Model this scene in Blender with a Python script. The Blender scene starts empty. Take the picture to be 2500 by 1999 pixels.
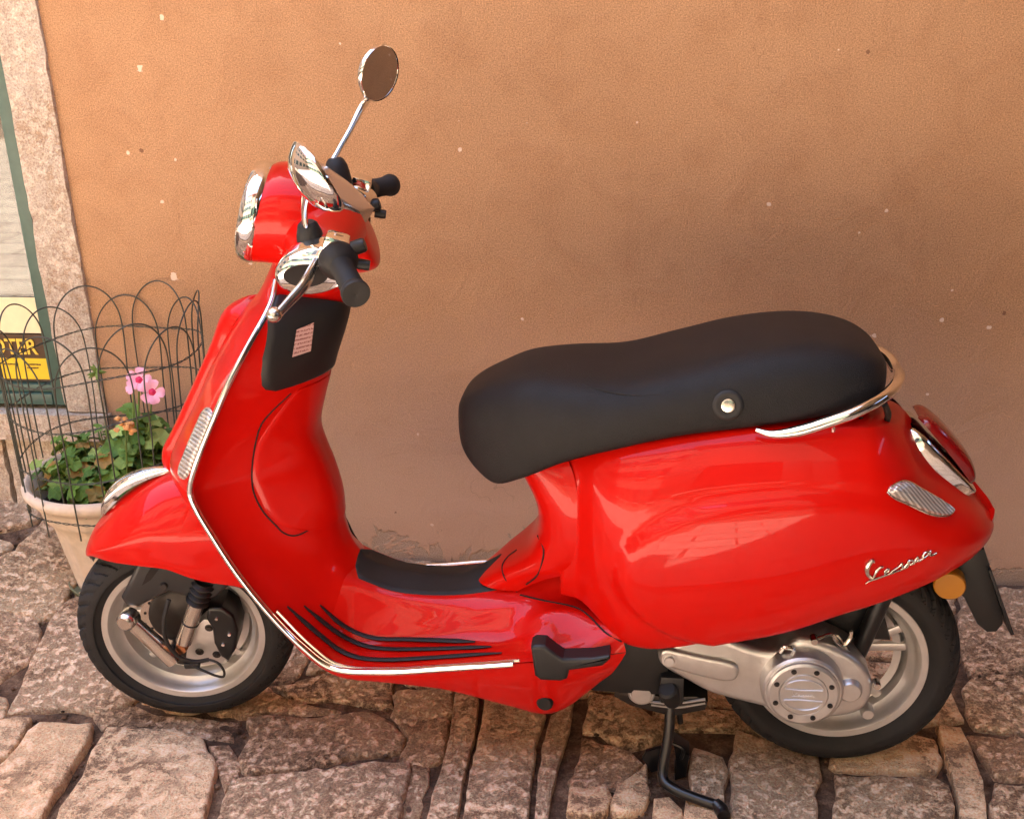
import bpy, bmesh, math, random
import numpy as np
from mathutils import Vector, Matrix, noise

# ------------------------------------------------------------------ camera, sky, sun, exposure
sc = bpy.context.scene
col = sc.collection
rad = math.radians

cam_data = bpy.data.cameras.new('camera')
cam = bpy.data.objects.new('camera', cam_data)
col.objects.link(cam)
sc.camera = cam
cam_data.sensor_fit = 'HORIZONTAL'
cam_data.sensor_width = 36.0
cam_data.lens = 38.77
cam_data.clip_start = 0.05
cam_data.clip_end = 500.0
YAW, PITCH, ROLL = 0.13515, 0.37211, -0.02690
_f = Vector((-math.sin(YAW) * math.cos(PITCH), math.cos(YAW) * math.cos(PITCH), -math.sin(PITCH)))
_r = Vector((math.cos(YAW), math.sin(YAW), 0.0))
_u = _r.cross(_f)
_r2 = _r * math.cos(ROLL) + _u * math.sin(ROLL)
_u2 = -_r * math.sin(ROLL) + _u * math.cos(ROLL)
cam.matrix_world = Matrix(((_r2.x, _u2.x, -_f.x, 0.3003), (_r2.y, _u2.y, -_f.y, -1.9137), (_r2.z, _u2.z, -_f.z, 1.4837), (0, 0, 0, 1)))

SUN_EL, SUN_AZ = rad(64.0), rad(-35.0)          # azimuth measured from +y (behind the wall) towards +x
world = bpy.data.worlds.new('World')
sc.world = world
world.use_nodes = True
wn = world.node_tree
wn.nodes.clear()
sky = wn.nodes.new('ShaderNodeTexSky')
sky.sky_type = 'NISHITA'
sky.sun_disc = False
sky.dust_density = 2.0
sky.ozone_density = 1.0
sky.sun_elevation = SUN_EL
sky.sun_rotation = SUN_AZ
bg = wn.nodes.new('ShaderNodeBackground')
bg.inputs['Strength'].default_value = 0.12
wo = wn.nodes.new('ShaderNodeOutputWorld')
wn.links.new(sky.outputs[0], bg.inputs[0])
wn.links.new(bg.outputs[0], wo.inputs[0])

sun_data = bpy.data.lights.new('sun', 'SUN')
sun_data.energy = 4.5
sun_data.angle = rad(0.53)
sun_data.color = (1.0, 0.95, 0.88)
sun = bpy.data.objects.new('sun', sun_data)
col.objects.link(sun)
_sd = Vector((math.sin(SUN_AZ) * math.cos(SUN_EL), math.cos(SUN_AZ) * math.cos(SUN_EL), math.sin(SUN_EL)))
sun.rotation_euler = _sd.to_track_quat('Z', 'Y').to_euler()

sc.view_settings.view_transform = 'Standard'
sc.view_settings.look = 'None'
sc.view_settings.gamma = 1.0
sc.view_settings.use_curve_mapping = False
sc.view_settings.exposure = 3.3
sc.render.engine = 'CYCLES'
sc.render.resolution_x = 1024
sc.render.resolution_y = 818
sc.cycles.max_bounces = 7
sc.cycles.diffuse_bounces = 4
sc.cycles.caustics_reflective = False
sc.cycles.caustics_refractive = False

rng = random.Random(7)

# ------------------------------------------------------------------ materials
def srgb(r, g, b):
    def c(v):
        v /= 255.0
        return v / 12.92 if v <= 0.04045 else ((v + 0.055) / 1.055) ** 2.4
    return (c(r), c(g), c(b), 1.0)

class NT:
    def __init__(self, name):
        self.m = bpy.data.materials.new(name)
        self.m.use_nodes = True
        self.t = self.m.node_tree
        self.b = self.t.nodes['Principled BSDF']
    def n(self, kind, **kw):
        x = self.t.nodes.new(kind)
        for k2, v in kw.items():
            if k2 in x.inputs:
                x.inputs[k2].default_value = v
            else:
                setattr(x, k2, v)
        return x
    def l(self, a, b):
        self.t.links.new(a, b)
    def pos(self):
        return self.n('ShaderNodeNewGeometry').outputs['Position']
    def objc(self):
        return self.n('ShaderNodeTexCoord').outputs['Object']
    def noise(self, vec, scale, detail=4.0, rough=0.55, dist=0.0):
        x = self.n('ShaderNodeTexNoise')
        x.inputs['Scale'].default_value = scale
        x.inputs['Detail'].default_value = detail
        x.inputs['Roughness'].default_value = rough
        x.inputs['Distortion'].default_value = dist
        if vec is not None:
            self.l(vec, x.inputs['Vector'])
        return x.outputs['Fac']
    def ramp(self, fac, stops):
        r = self.n('ShaderNodeValToRGB')
        e = r.color_ramp.elements
        while len(e) < len(stops):
            e.new(0.5)
        for el, (p, c) in zip(e, stops):
            el.position = p
            el.color = c if len(c) == 4 else (*c, 1.0)
        self.l(fac, r.inputs[0])
        return r.outputs[0]
    def mix(self, a, b, fac, mode='MIX'):
        x = self.n('ShaderNodeMix', data_type='RGBA', blend_type=mode)
        for s, v in ((0, fac), (6, a), (7, b)):
            if hasattr(v, 'links'):
                self.l(v, x.inputs[s])
            else:
                x.inputs[s].default_value = v
        return x.outputs[2]
    def math(self, op, a, b=0.0, c=0.0):
        x = self.n('ShaderNodeMath', operation=op)
        for s, v in ((0, a), (1, b), (2, c)):
            if hasattr(v, 'links'):
                self.l(v, x.inputs[s])
            else:
                x.inputs[s].default_value = v
        return x.outputs[0]
    def bump(self, height, strength, dist):
        x = self.n('ShaderNodeBump')
        x.inputs['Strength'].default_value = strength
        x.inputs['Distance'].default_value = dist
        self.l(height, x.inputs['Height'])
        self.l(x.outputs[0], self.b.inputs['Normal'])
        return x
    def col(self, c):
        if hasattr(c, 'links'):
            self.l(c, self.b.inputs['Base Color'])
        else:
            self.b.inputs['Base Color'].default_value = c
    def set(self, **kw):
        for k2, v in kw.items():
            self.b.inputs[k2.replace('_', ' ')].default_value = v

M = {}
def simple(name, color, rough=0.5, metal=0.0, bump=None, var=0.0, **kw):
    t = NT(name)
    t.set(Roughness=rough, Metallic=metal, **kw)
    if var:
        f = t.noise(t.objc(), 35.0, 5)
        lo = tuple(c * (1 - var) for c in color[:3]) + (1,)
        hi = tuple(min(1, c * (1 + var)) for c in color[:3]) + (1,)
        t.col(t.ramp(f, [(0.3, lo), (0.7, hi)]))
    else:
        t.col(color)
    if bump:
        t.bump(t.noise(t.objc(), bump[0], 4), bump[1], bump[2])
    M[name] = t.m
    return t

# glossy red enamel: faint orange peel and dust film
t = NT('red_paint')
t.set(Roughness=0.35, Coat_Weight=0.42, Coat_Roughness=0.012, Coat_IOR=1.45, Specular_IOR_Level=0.12)
f = t.noise(t.pos(), 14.0, 6, 0.6)
t.col(t.ramp(f, [(0.25, (0.52, 0.0040, 0.0016)), (0.75, (0.58, 0.0050, 0.0018))]))
M['red_paint'] = t.m

simple('chrome', (0.80, 0.79, 0.77, 1), 0.07, 1.0)
simple('satin_chrome', (0.70, 0.66, 0.60, 1), 0.24, 1.0)
simple('cast_aluminium', (0.60, 0.59, 0.58, 1), 0.36, 0.85, bump=(420.0, 0.25, 0.001), var=0.08)
simple('rim_silver', (0.66, 0.65, 0.64, 1), 0.34, 0.7, bump=(300.0, 0.1, 0.0006), var=0.06)
simple('dark_steel', (0.05, 0.045, 0.043, 1), 0.45, 0.8, var=0.25)
simple('black_enamel', (0.006, 0.006, 0.007, 1), 0.28, 0.0)
simple('black_plastic', (0.0085, 0.0082, 0.009, 1), 0.48, 0.0, bump=(500.0, 0.25, 0.0008))
simple('grey_plastic', (0.020, 0.020, 0.022, 1), 0.36, 0.0, bump=(380.0, 0.2, 0.0008))
simple('black_rubber', (0.0085, 0.008, 0.0085, 1), 0.62, 0.0, bump=(300.0, 0.3, 0.001), var=0.2)
simple('tyre_rubber', (0.0105, 0.0095, 0.0105, 1), 0.72, 0.0, bump=(160.0, 0.35, 0.001), var=0.3)
simple('seat_vinyl', (0.0078, 0.0074, 0.0082, 1), 0.52, 0.0, bump=(520.0, 0.8, 0.0016), var=0.2, Specular_IOR_Level=0.28)
simple('seam_gap', (0.006, 0.002, 0.002, 1), 0.8)
t = simple('clear_lens', (0.55, 0.52, 0.48, 1), 0.22, 0.5, Coat_Weight=1.0, Coat_Roughness=0.03)
ck = t.n('ShaderNodeTexWave', bands_direction='DIAGONAL'); ck.inputs['Scale'].default_value = 55.0; ck.inputs['Distortion'].default_value = 0.3
t.l(t.objc(), ck.inputs['Vector'])
t.col(t.ramp(ck.outputs['Fac'], [(0.2, (0.34, 0.32, 0.31)), (0.8, (0.72, 0.70, 0.68))]))
t.bump(ck.outputs['Fac'], 0.5, 0.002)
simple('red_lens', (0.20, 0.003, 0.004, 1), 0.12, 0.0, Coat_Weight=0.4, Coat_Roughness=0.03)
simple('amber_lens', (0.42, 0.17, 0.008, 1), 0.35, 0.0, Coat_Weight=0.5)
simple('mirror_glass', (0.62, 0.60, 0.58, 1), 0.03, 1.0)
t = simple('sticker_paper', (0.55, 0.34, 0.33, 1), 0.6)
wv = t.n('ShaderNodeTexWave', bands_direction='Z'); wv.inputs['Scale'].default_value = 42.0; wv.inputs['Distortion'].default_value = 0.4
t.l(t.objc(), wv.inputs['Vector'])
ln = t.math('MULTIPLY', t.math('GREATER_THAN', wv.outputs['Fac'], 0.62), t.ramp(t.noise(t.objc(), 380.0, 2), [(0.42, (0, 0, 0)), (0.5, (1, 1, 1))]))
t.col(t.mix((0.56, 0.36, 0.35, 1), (0.24, 0.09, 0.10, 1), ln))
simple('copper', (0.6, 0.25, 0.12, 1), 0.3, 1.0)
simple('instrument_lens', (0.55, 0.48, 0.42, 1), 0.2, 0.85)

# ------------------------------------------------------------------ mesh helpers
RK = rad(26.0)
_ax = Vector((math.sin(RK), 0.0, math.cos(RK)))
_o = Vector((-0.68, 0.0, 0.25))
STEER = Matrix.Translation(_o) @ Matrix.Rotation(0.161996, 4, _ax) @ Matrix.Translation(-_o)

def finish(name, bm, mat, parent=None, smooth=True, sharp=40.0, xf=None, recalc=True):
    if xf is not None:
        bmesh.ops.transform(bm, matrix=xf, verts=bm.verts)
    if recalc:
        bmesh.ops.recalc_face_normals(bm, faces=bm.faces)
    me = bpy.data.meshes.new(name)
    bm.to_mesh(me)
    bm.free()
    me.materials.append(M[mat] if isinstance(mat, str) else mat)
    if smooth:
        me.polygons.foreach_set('use_smooth', [True] * len(me.polygons))
        me.set_sharp_from_angle(angle=rad(sharp))
    o = bpy.data.objects.new(name, me)
    col.objects.link(o)
    if parent is not None:
        o.parent = parent
    return o

def empty(name, loc=(0, 0, 0), parent=None):
    o = bpy.data.objects.new(name, None)
    o.empty_display_size = 0.1
    o.location = loc
    col.objects.link(o)
    if parent is not None:
        o.parent = parent
    return o

def tag(o, label, cat, group=None):
    o['label'] = label
    o['category'] = cat
    if group:
        o['group'] = group
    return o

def cr(pts, n, closed=False):
    """Catmull-Rom through the points, n samples for each span."""
    P = [np.array(p, float) for p in pts]
    m = len(P)
    out = []
    spans = m if closed else m - 1
    for i in range(spans):
        if closed:
            a, b, c, d = P[(i - 1) % m], P[i], P[(i + 1) % m], P[(i + 2) % m]
        else:
            b, c = P[i], P[i + 1]
            a = P[i - 1] if i > 0 else 2 * b - c
            d = P[i + 2] if i + 2 < m else 2 * c - b
        # centripetal parametrisation keeps tight corners from overshooting
        t0 = 0.0
        t1 = t0 + max(np.linalg.norm(b - a) ** 0.5, 1e-6)
        t2 = t1 + max(np.linalg.norm(c - b) ** 0.5, 1e-6)
        t3 = t2 + max(np.linalg.norm(d - c) ** 0.5, 1e-6)
        for j in range(n):
            tt = t1 + (t2 - t1) * j / n
            A1 = (t1 - tt) / (t1 - t0) * a + (tt - t0) / (t1 - t0) * b
            A2 = (t2 - tt) / (t2 - t1) * b + (tt - t1) / (t2 - t1) * c
            A3 = (t3 - tt) / (t3 - t2) * c + (tt - t2) / (t3 - t2) * d
            B1 = (t2 - tt) / (t2 - t0) * A1 + (tt - t0) / (t2 - t0) * A2
            B2 = (t3 - tt) / (t3 - t1) * A2 + (tt - t1) / (t3 - t1) * A3
            out.append((t2 - tt) / (t2 - t1) * B1 + (tt - t1) / (t2 - t1) * B2)
    if not closed:
        out.append(P[-1])
    return out

def grid(bm, rows, closed_v=False, closed_u=False):
    V = [[bm.verts.new(tuple(p)) for p in r] for r in rows]
    nu, nv = len(V), len(V[0])
    for i in range(nu if closed_u else nu - 1):
        for j in range(nv if closed_v else nv - 1):
            a, b = V[i][j], V[(i + 1) % nu][j]
            c, d = V[(i + 1) % nu][(j + 1) % nv], V[i][(j + 1) % nv]
            try:
                bm.faces.new((a, b, c, d))
            except ValueError:
                pass
    return V

def cap(bm, ring):
    try:
        bm.faces.new(ring)
    except ValueError:
        pass

def loft_bm(secs, nu=4, nv=4, closed=False, caps=False, bm=None):
    """Smooth skin over sections (each a list of as many points)."""
    rows = [cr(s, nv, closed) for s in secs]
    cols = list(zip(*rows))
    dense = [cr(list(c), nu) for c in cols]
    rows = list(zip(*dense))
    bm = bm or bmesh.new()
    V = grid(bm, rows, closed_v=closed)
    if caps:
        cap(bm, V[0]); cap(bm, V[-1][::-1])
    return bm

def loft(name, secs, mat, parent, nu=4, nv=4, closed=False, caps=False, **kw):
    return finish(name, loft_bm(secs, nu, nv, closed, caps), mat, parent, **kw)

def tube_bm(pts, r, seg=10, closed=False, smooth=6, bm=None, flat=1.0, up=(0, 0, 1), caps=True):
    P = cr(pts, smooth, closed) if smooth else [np.array(p, float) for p in pts]
    n = len(P)
    bm = bm or bmesh.new()
    rows = []
    prev = None
    for i, p in enumerate(P):
        if closed:
            t = P[(i + 1) % n] - P[i - 1]
        else:
            t = P[min(i + 1, n - 1)] - P[max(i - 1, 0)]
        t = Vector(t).normalized()
        if prev is None:
            u = Vector(up) - t * t.dot(Vector(up))
            if u.length < 1e-3:
                u = Vector((1, 0, 0)) - t * t.x
            u.normalize()
        else:
            u = prev - t * prev.dot(t)
            u.normalize()
        prev = u
        w = t.cross(u)
        if callable(r):
            rr = r(i / (n - 1 if not closed else n))
        elif isinstance(r, (list, tuple)):
            rr = float(np.interp(i / (n - 1), np.linspace(0, 1, len(r)), r))
        else:
            rr = r
        rows.append([Vector(p) + u * (rr * math.cos(a)) + w * (rr * flat * math.sin(a)) for a in [2 * math.pi * j / seg for j in range(seg)]])
    V = grid(bm, rows, closed_v=True, closed_u=closed)
    if not closed and caps:
        cap(bm, V[0]); cap(bm, V[-1][::-1])
    return bm

def tube(name, pts, r, mat, parent, seg=10, closed=False, smooth=6, flat=1.0, up=(0, 0, 1), **kw):
    return finish(name, tube_bm(pts, r, seg, closed, smooth, None, flat, up), mat, parent, **kw)

def basis(axis):
    a = Vector(axis).normalized()
    h = Vector((0, 0, 1)) if abs(a.z) < 0.9 else Vector((1, 0, 0))
    u = h.cross(a).normalized()
    w = a.cross(u)
    return a, u, w

def lathe_bm(prof, origin, axis, seg=48, bm=None, sx=1.0, close=False):
    """Profile of (radius, height along the axis)."""
    a, u, w = basis(axis)
    o = Vector(origin)
    bm = bm or bmesh.new()
    rows = []
    for r, h in prof:
        rr = max(r, 1e-5)
        rows.append([o + a * h + u * (rr * sx * math.cos(q)) + w * (rr * math.sin(q)) for q in [2 * math.pi * j / seg for j in range(seg)]])
    V = grid(bm, rows, closed_v=True, closed_u=close)
    if not close:
        if prof[0][0] < 1e-4 or prof[-1][0] < 1e-4:
            bmesh.ops.remove_doubles(bm, verts=bm.verts, dist=2e-5)
    return bm

def lathe(name, prof, origin, axis, mat, parent, seg=48, sx=1.0, close=False, **kw):
    return finish(name, lathe_bm(prof, origin, axis, seg, None, sx, close), mat, parent, **kw)

def prism_bm(outline, y0, y1, bevel=0.0, bseg=2, bm=None):
    """Outline of (x, z) points extruded along y from y0 (near) to y1."""
    b2 = bmesh.new()
    A = [b2.verts.new((x, y0, z)) for x, z in outline]
    B = [b2.verts.new((x, y1, z)) for x, z in outline]
    fa = b2.faces.new(A)
    b2.faces.new(B[::-1])
    n = len(A)
    for i in range(n):
        b2.faces.new((A[i], B[i], B[(i + 1) % n], A[(i + 1) % n]))
    bmesh.ops.recalc_face_normals(b2, faces=b2.faces)
    if bevel:
        bmesh.ops.bevel(b2, geom=[e for e in b2.edges if all(v in A for v in e.verts)], offset=bevel, segments=bseg, profile=0.6, affect='EDGES')
    if bm is None:
        return b2
    me = bpy.data.meshes.new('tmp'); b2.to_mesh(me); b2.free(); bm.from_mesh(me); bpy.data.meshes.remove(me)
    return bm

def prism(name, outline, y0, y1, mat, parent, bevel=0.0, bseg=2, **kw):
    return finish(name, prism_bm(outline, y0, y1, bevel, bseg), mat, parent, **kw)

def box_bm(c, s, bevel=0.0, rot=None, bm=None, seg=2):
    b2 = bmesh.new()
    bmesh.ops.create_cube(b2, size=1.0)
    for v in b2.verts:
        v.co = Vector((v.co.x * s[0], v.co.y * s[1], v.co.z * s[2]))
    if bevel:
        bmesh.ops.bevel(b2, geom=list(b2.edges), offset=bevel, segments=seg, profile=0.6, affect='EDGES')
    mt = Matrix.Translation(c)
    if rot is not None:
        mt = mt @ rot
    bmesh.ops.transform(b2, matrix=mt, verts=b2.verts)
    if bm is None:
        return b2
    me = bpy.data.meshes.new('tmp'); b2.to_mesh(me); b2.free(); bm.from_mesh(me); bpy.data.meshes.remove(me)
    return bm

def box(name, c, s, mat, parent, bevel=0.0, rot=None, **kw):
    return finish(name, box_bm(c, s, bevel, rot), mat, parent, **kw)

def smooth01(x):
    x = min(1.0, max(0.0, x))
    return x * x * (3 - 2 * x)

# ------------------------------------------------------------------ setting materials
WALL_Y = 0.73

t = NT('ochre_plaster')
P = t.pos()
sep = t.n('ShaderNodeSeparateXYZ'); t.l(P, sep.inputs[0])
flat = t.n('ShaderNodeCombineXYZ'); t.l(sep.outputs[0], flat.inputs[0]); t.l(sep.outputs[2], flat.inputs[1])
F = flat.outputs[0]
big = t.noise(P, 1.3, 3, 0.6)
base = t.ramp(big, [(0.3, srgb(182, 141, 103)), (0.7, srgb(192, 152, 114))])
med = t.noise(P, 8.0, 4, 0.7, 0.5)
base = t.mix(base, srgb(170, 128, 92), t.ramp(med, [(0.45, (0, 0, 0)), (0.72, (0.6, 0.6, 0.6))]))
grain = t.noise(P, 300.0, 2, 0.8)
base = t.mix(base, t.ramp(grain, [(0.28, (0.14, 0.11, 0.10)), (0.72, (0.84, 0.83, 0.80))]), 0.65, 'OVERLAY')
# paler wall foot, lightened to make up for weak light low down, uneven edge
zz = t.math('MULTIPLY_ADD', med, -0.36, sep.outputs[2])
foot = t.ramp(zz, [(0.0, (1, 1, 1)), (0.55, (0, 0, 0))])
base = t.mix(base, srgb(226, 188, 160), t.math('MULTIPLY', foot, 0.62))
# broken plaster just above the paving: grey undercoat shows in ragged patches
zb = t.math('ADD', t.math('MULTIPLY_ADD', t.noise(P, 6.5, 5, 0.7, 0.8), -0.62, sep.outputs[2]), 0.285)
bare = t.ramp(zb, [(0.0, (1, 1, 1)), (0.012, (0, 0, 0))])
bare.node.color_ramp.elements[0].position = 0.0
base = t.mix(base, t.ramp(grain, [(0.3, srgb(150, 122, 98)), (0.7, srgb(214, 190, 164))]), t.math('MULTIPLY', bare, 0.8))
# pale chips and pecks where the top coat has flaked, two sizes
n90 = t.noise(P, 75.0, 2, 0.6)
def chips(scale, size, keep):
    v = t.n('ShaderNodeTexVoronoi', voronoi_dimensions='2D'); v.inputs['Scale'].default_value = scale
    t.l(F, v.inputs['Vector'])
    rv = t.n('ShaderNodeSeparateColor'); t.l(v.outputs['Color'], rv.inputs[0])
    dd = t.math('ADD', v.outputs['Distance'], t.math('MULTIPLY', n90, size * 2.4))
    c = t.math('LESS_THAN', dd, t.math('MULTIPLY_ADD', rv.outputs[1], size * 1.3, size * 1.1))
    return t.math('MULTIPLY', c, t.math('GREATER_THAN', rv.outputs[0], keep))
ch = t.math('MAXIMUM', chips(3.6, 0.035, 0.55), chips(7.0, 0.035, 0.80))
base = t.mix(base, srgb(246, 220, 196), t.math('MULTIPLY', ch, 0.8))
pk = chips(5.2, 0.024, 0.85)
base = t.mix(base, srgb(110, 72, 52), t.math('MULTIPLY', pk, 0.75))
# a few wandering hairline cracks
vc = t.n('ShaderNodeTexVoronoi', voronoi_dimensions='2D', feature='DISTANCE_TO_EDGE'); vc.inputs['Scale'].default_value = 1.1
wob = t.n('ShaderNodeVectorMath', operation='ADD'); t.l(F, wob.inputs[0])
wc = t.n('ShaderNodeTexNoise'); wc.inputs['Scale'].default_value = 3.0; wc.inputs['Detail'].default_value = 4.0; t.l(P, wc.inputs['Vector'])
t.l(wc.outputs['Color'], wob.inputs[1]); t.l(wob.outputs[0], vc.inputs['Vector'])
crk = t.math('MULTIPLY', t.math('LESS_THAN', vc.outputs['Distance'], 0.0020), t.ramp(big, [(0.52, (0, 0, 0)), (0.58, (0.22, 0.22, 0.22))]))
base = t.mix(base, srgb(120, 84, 60), crk)
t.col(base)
t.set(Roughness=0.88)
hh = t.math('ADD', t.math('MULTIPLY', grain, 0.35), t.math('MULTIPLY', med, 1.6))
hh = t.math('SUBTRACT', hh, t.math('MULTIPLY', t.math('ADD', ch, t.math('ADD', pk, bare)), 0.7))
t.bump(hh, 0.6, 0.006)
M['ochre_plaster'] = t.m

def stone_mat(name, tones, pit=srgb(78, 54, 46), dark=srgb(150, 116, 100), rough=0.8, pitscale=38.0, pitamt=0.55, bump=0.9):
    t = NT(name)
    P = t.pos()
    oi = t.n('ShaderNodeObjectInfo').outputs['Random']
    # shift the pattern for each stone
    off = t.n('ShaderNodeVectorMath', operation='ADD'); t.l(P, off.inputs[0])
    cmb = t.n('ShaderNodeCombineXYZ'); t.l(t.math('MULTIPLY', oi, 37.0), cmb.inputs[0]); t.l(t.math('MULTIPLY', oi, 19.0), cmb.inputs[1])
    t.l(cmb.outputs[0], off.inputs[1])
    Q = off.outputs[0]
    tone = t.ramp(oi, [(i / (len(tones) - 1), c) for i, c in enumerate(tones)])
    cloud = t.noise(Q, 5.0, 4, 0.65, 0.4)
    c = t.mix(tone, dark, t.ramp(cloud, [(0.42, (0, 0, 0)), (0.68, (0.45, 0.45, 0.45))]))
    pits = t.noise(Q, pitscale, 5, 0.78, 0.15)
    pm = t.ramp(pits, [(0.44, (1, 1, 1)), (0.50, (0, 0, 0))])
    zone = t.ramp(cloud, [(0.40, (0.15, 0.15, 0.15)), (0.60, (1, 1, 1))])
    c = t.mix(c, pit, t.math('MULTIPLY', t.math('MULTIPLY', pm, zone), pitamt))
    lite = t.ramp(pits, [(0.56, (0, 0, 0)), (0.66, (0.5, 0.5, 0.5))])
    c = t.mix(c, srgb(238, 214, 194), lite)
    g = t.noise(Q, 210.0, 2, 0.7)
    c = t.mix(c, t.ramp(g, [(0.3, (0.18, 0.16, 0.16)), (0.7, (0.82, 0.82, 0.82))]), 0.6, 'OVERLAY')
    t.col(c)
    t.set(Roughness=rough)
    h = t.math('ADD', t.ramp(pits, [(0.38, (0, 0, 0)), (0.54, (1, 1, 1))]), t.math('MULTIPLY', cloud, 1.6))
    h = t.math('ADD', h, t.math('MULTIPLY', g, 0.25))
    t.bump(h, bump, 0.0055)
    M[name] = t.m

stone_mat('paving_limestone', [srgb(250, 220, 182), srgb(228, 194, 158), srgb(248, 216, 178), srgb(216, 182, 148), srgb(252, 222, 178)], dark=srgb(206, 166, 128), pit=srgb(116, 80, 56), pitscale=48.0, pitamt=0.7, bump=1.0)
stone_mat('smooth_limestone', [srgb(238, 200, 156), srgb(232, 192, 150), srgb(240, 206, 166), srgb(226, 190, 154)], dark=srgb(206, 164, 124), pit=srgb(110, 76, 56), pitscale=26.0, pitamt=0.75, bump=0.8)
stone_mat('rough_stone', [srgb(232, 196, 158), srgb(196, 156, 122), srgb(236, 202, 164), srgb(208, 170, 134)], dark=srgb(160, 116, 82), pit=srgb(92, 62, 42), pitscale=54.0, pitamt=0.8, bump=1.0)
stone_mat('jamb_limestone', [srgb(208, 194, 176), srgb(208, 194, 176)], pit=srgb(176, 140, 106), dark=srgb(196, 176, 152), pitscale=44.0, pitamt=0.6, bump=0.6)

t = NT('joint_earth')
P = t.pos()
c = t.ramp(t.noise(P, 16.0, 7, 0.7), [(0.3, srgb(52, 36, 28)), (0.5, srgb(104, 78, 60)), (0.72, srgb(170, 138, 112))])
t.col(t.mix(c, t.ramp(t.noise(P, 240.0, 3), [(0.3, (0.25, 0.25, 0.25)), (0.7, (0.75, 0.75, 0.75))]), 0.6, 'OVERLAY'))
t.set(Roughness=0.95)
t.bump(t.noise(P, 70.0, 6, 0.7), 1.0, 0.015)
M['joint_earth'] = t.m

t = NT('street_paving')
P = t.pos()
br = t.n('ShaderNodeTexBrick')
br.inputs['Scale'].default_value = 1.0
br.inputs['Brick Width'].default_value = 0.55; br.inputs['Row Height'].default_value = 0.30; br.inputs['Mortar Size'].default_value = 0.012
br.inputs['Color1'].default_value = srgb(216, 198, 176); br.inputs['Color2'].default_value = srgb(204, 184, 164); br.inputs['Mortar'].default_value = srgb(110, 86, 70)
t.l(P, br.inputs['Vector'])
t.col(t.mix(br.outputs[0], srgb(176, 156, 138), t.ramp(t.noise(P, 6.0, 6), [(0.45, (0, 0, 0)), (0.75, (1, 1, 1))])))
t.set(Roughness=0.8)
t.bump(t.noise(P, 20.0, 5), 0.6, 0.01)
M['street_paving'] = t.m

simple('house_render', srgb(168, 144, 120), 0.9, bump=(40.0, 0.4, 0.01), var=0.06)
simple('house_render_pale', srgb(226, 208, 184), 0.9, bump=(40.0, 0.4, 0.01), var=0.06)
simple('house_stone', srgb(150, 132, 114), 0.9, bump=(14.0, 0.6, 0.03), var=0.25)
simple('shutter_green', srgb(60, 84, 70), 0.6, var=0.1)
simple('dark_glass', (0.02, 0.022, 0.025, 1), 0.06, 0.0)
simple('roof_tile', srgb(176, 104, 74), 0.85, var=0.2, bump=(30.0, 0.5, 0.02))
simple('frame_green', srgb(70, 98, 88), 0.4, var=0.12, bump=(90.0, 0.15, 0.001))
simple('sign_yellow', srgb(246, 206, 40), 0.55, var=0.05)
simple('sign_brown', srgb(84, 60, 38), 0.6, var=0.08)
simple('sign_letter', srgb(246, 206, 74), 0.55)
simple('sign_cream', srgb(244, 230, 186), 0.55, var=0.06)
simple('shop_dark', srgb(70, 52, 40), 0.9, var=0.3)
t = simple('shop_glass', (0.75, 0.80, 0.78, 1), 0.02, 0.0)
t.set(Transmission_Weight=0.92, Metallic=0.0, IOR=1.6)

# ------------------------------------------------------------------ ground and paving
def gh(x, y):
    """Ground level: flat under the scooter, rising towards the house on the left."""
    return 0.135 * smooth01((-0.72 - x) / 0.95) * smooth01((y + 0.15) / 0.75)

bm = bmesh.new()
xs = [-40, -15, -6, -3] + [(-2.4 + 0.1 * i) for i in range(48)] + [3, 6, 15, 40]
ys = [-45, -20, -12, -8, -5, -3, -2, -1.4, -1.0] + [(-0.9 + 0.1 * i) for i in range(18)] + [1.2, 3, 10]
rows = []
for x in xs:
    row = []
    for y in ys:
        near = -2.3 < x < 2.3 and -1.0 < y < 0.9
        z = gh(x, y) - 0.017
        if near:
            z += 0.010 * noise.noise(Vector((x * 5, y * 5, 0)))
        row.append((x, y, z))
    rows.append(row)
grid(bm, rows)
ground = finish('ground', bm, 'joint_earth', None, recalc=True)
ground['kind'] = 'structure'

# the open, sunlit part of the street
bm = bmesh.new()
grid(bm, [[(x, y, 0.0) for y in (-30, -12, -5, -2.4, -0.95)] for x in (-30, -10, -3, -1.9, 0, 1.9, 3, 10, 30)])
st_obj = finish('street', bm, 'street_paving', None)
st_obj['kind'] = 'structure'

pavement = empty('pavement', (0, 0, 0))
pavement['kind'] = 'structure'

def poly_area(P):
    return 0.5 * sum(P[i][0] * P[(i + 1) % len(P)][1] - P[(i + 1) % len(P)][0] * P[i][1] for i in range(len(P)))

def inside(p, P):
    r = False
    n = len(P)
    for i in range(n):
        (x1, y1), (x2, y2) = P[i], P[(i + 1) % n]
        if (y1 > p[1]) != (y2 > p[1]) and p[0] < (x2 - x1) * (p[1] - y1) / (y2 - y1) + x1:
            r = not r
    return r

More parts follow.
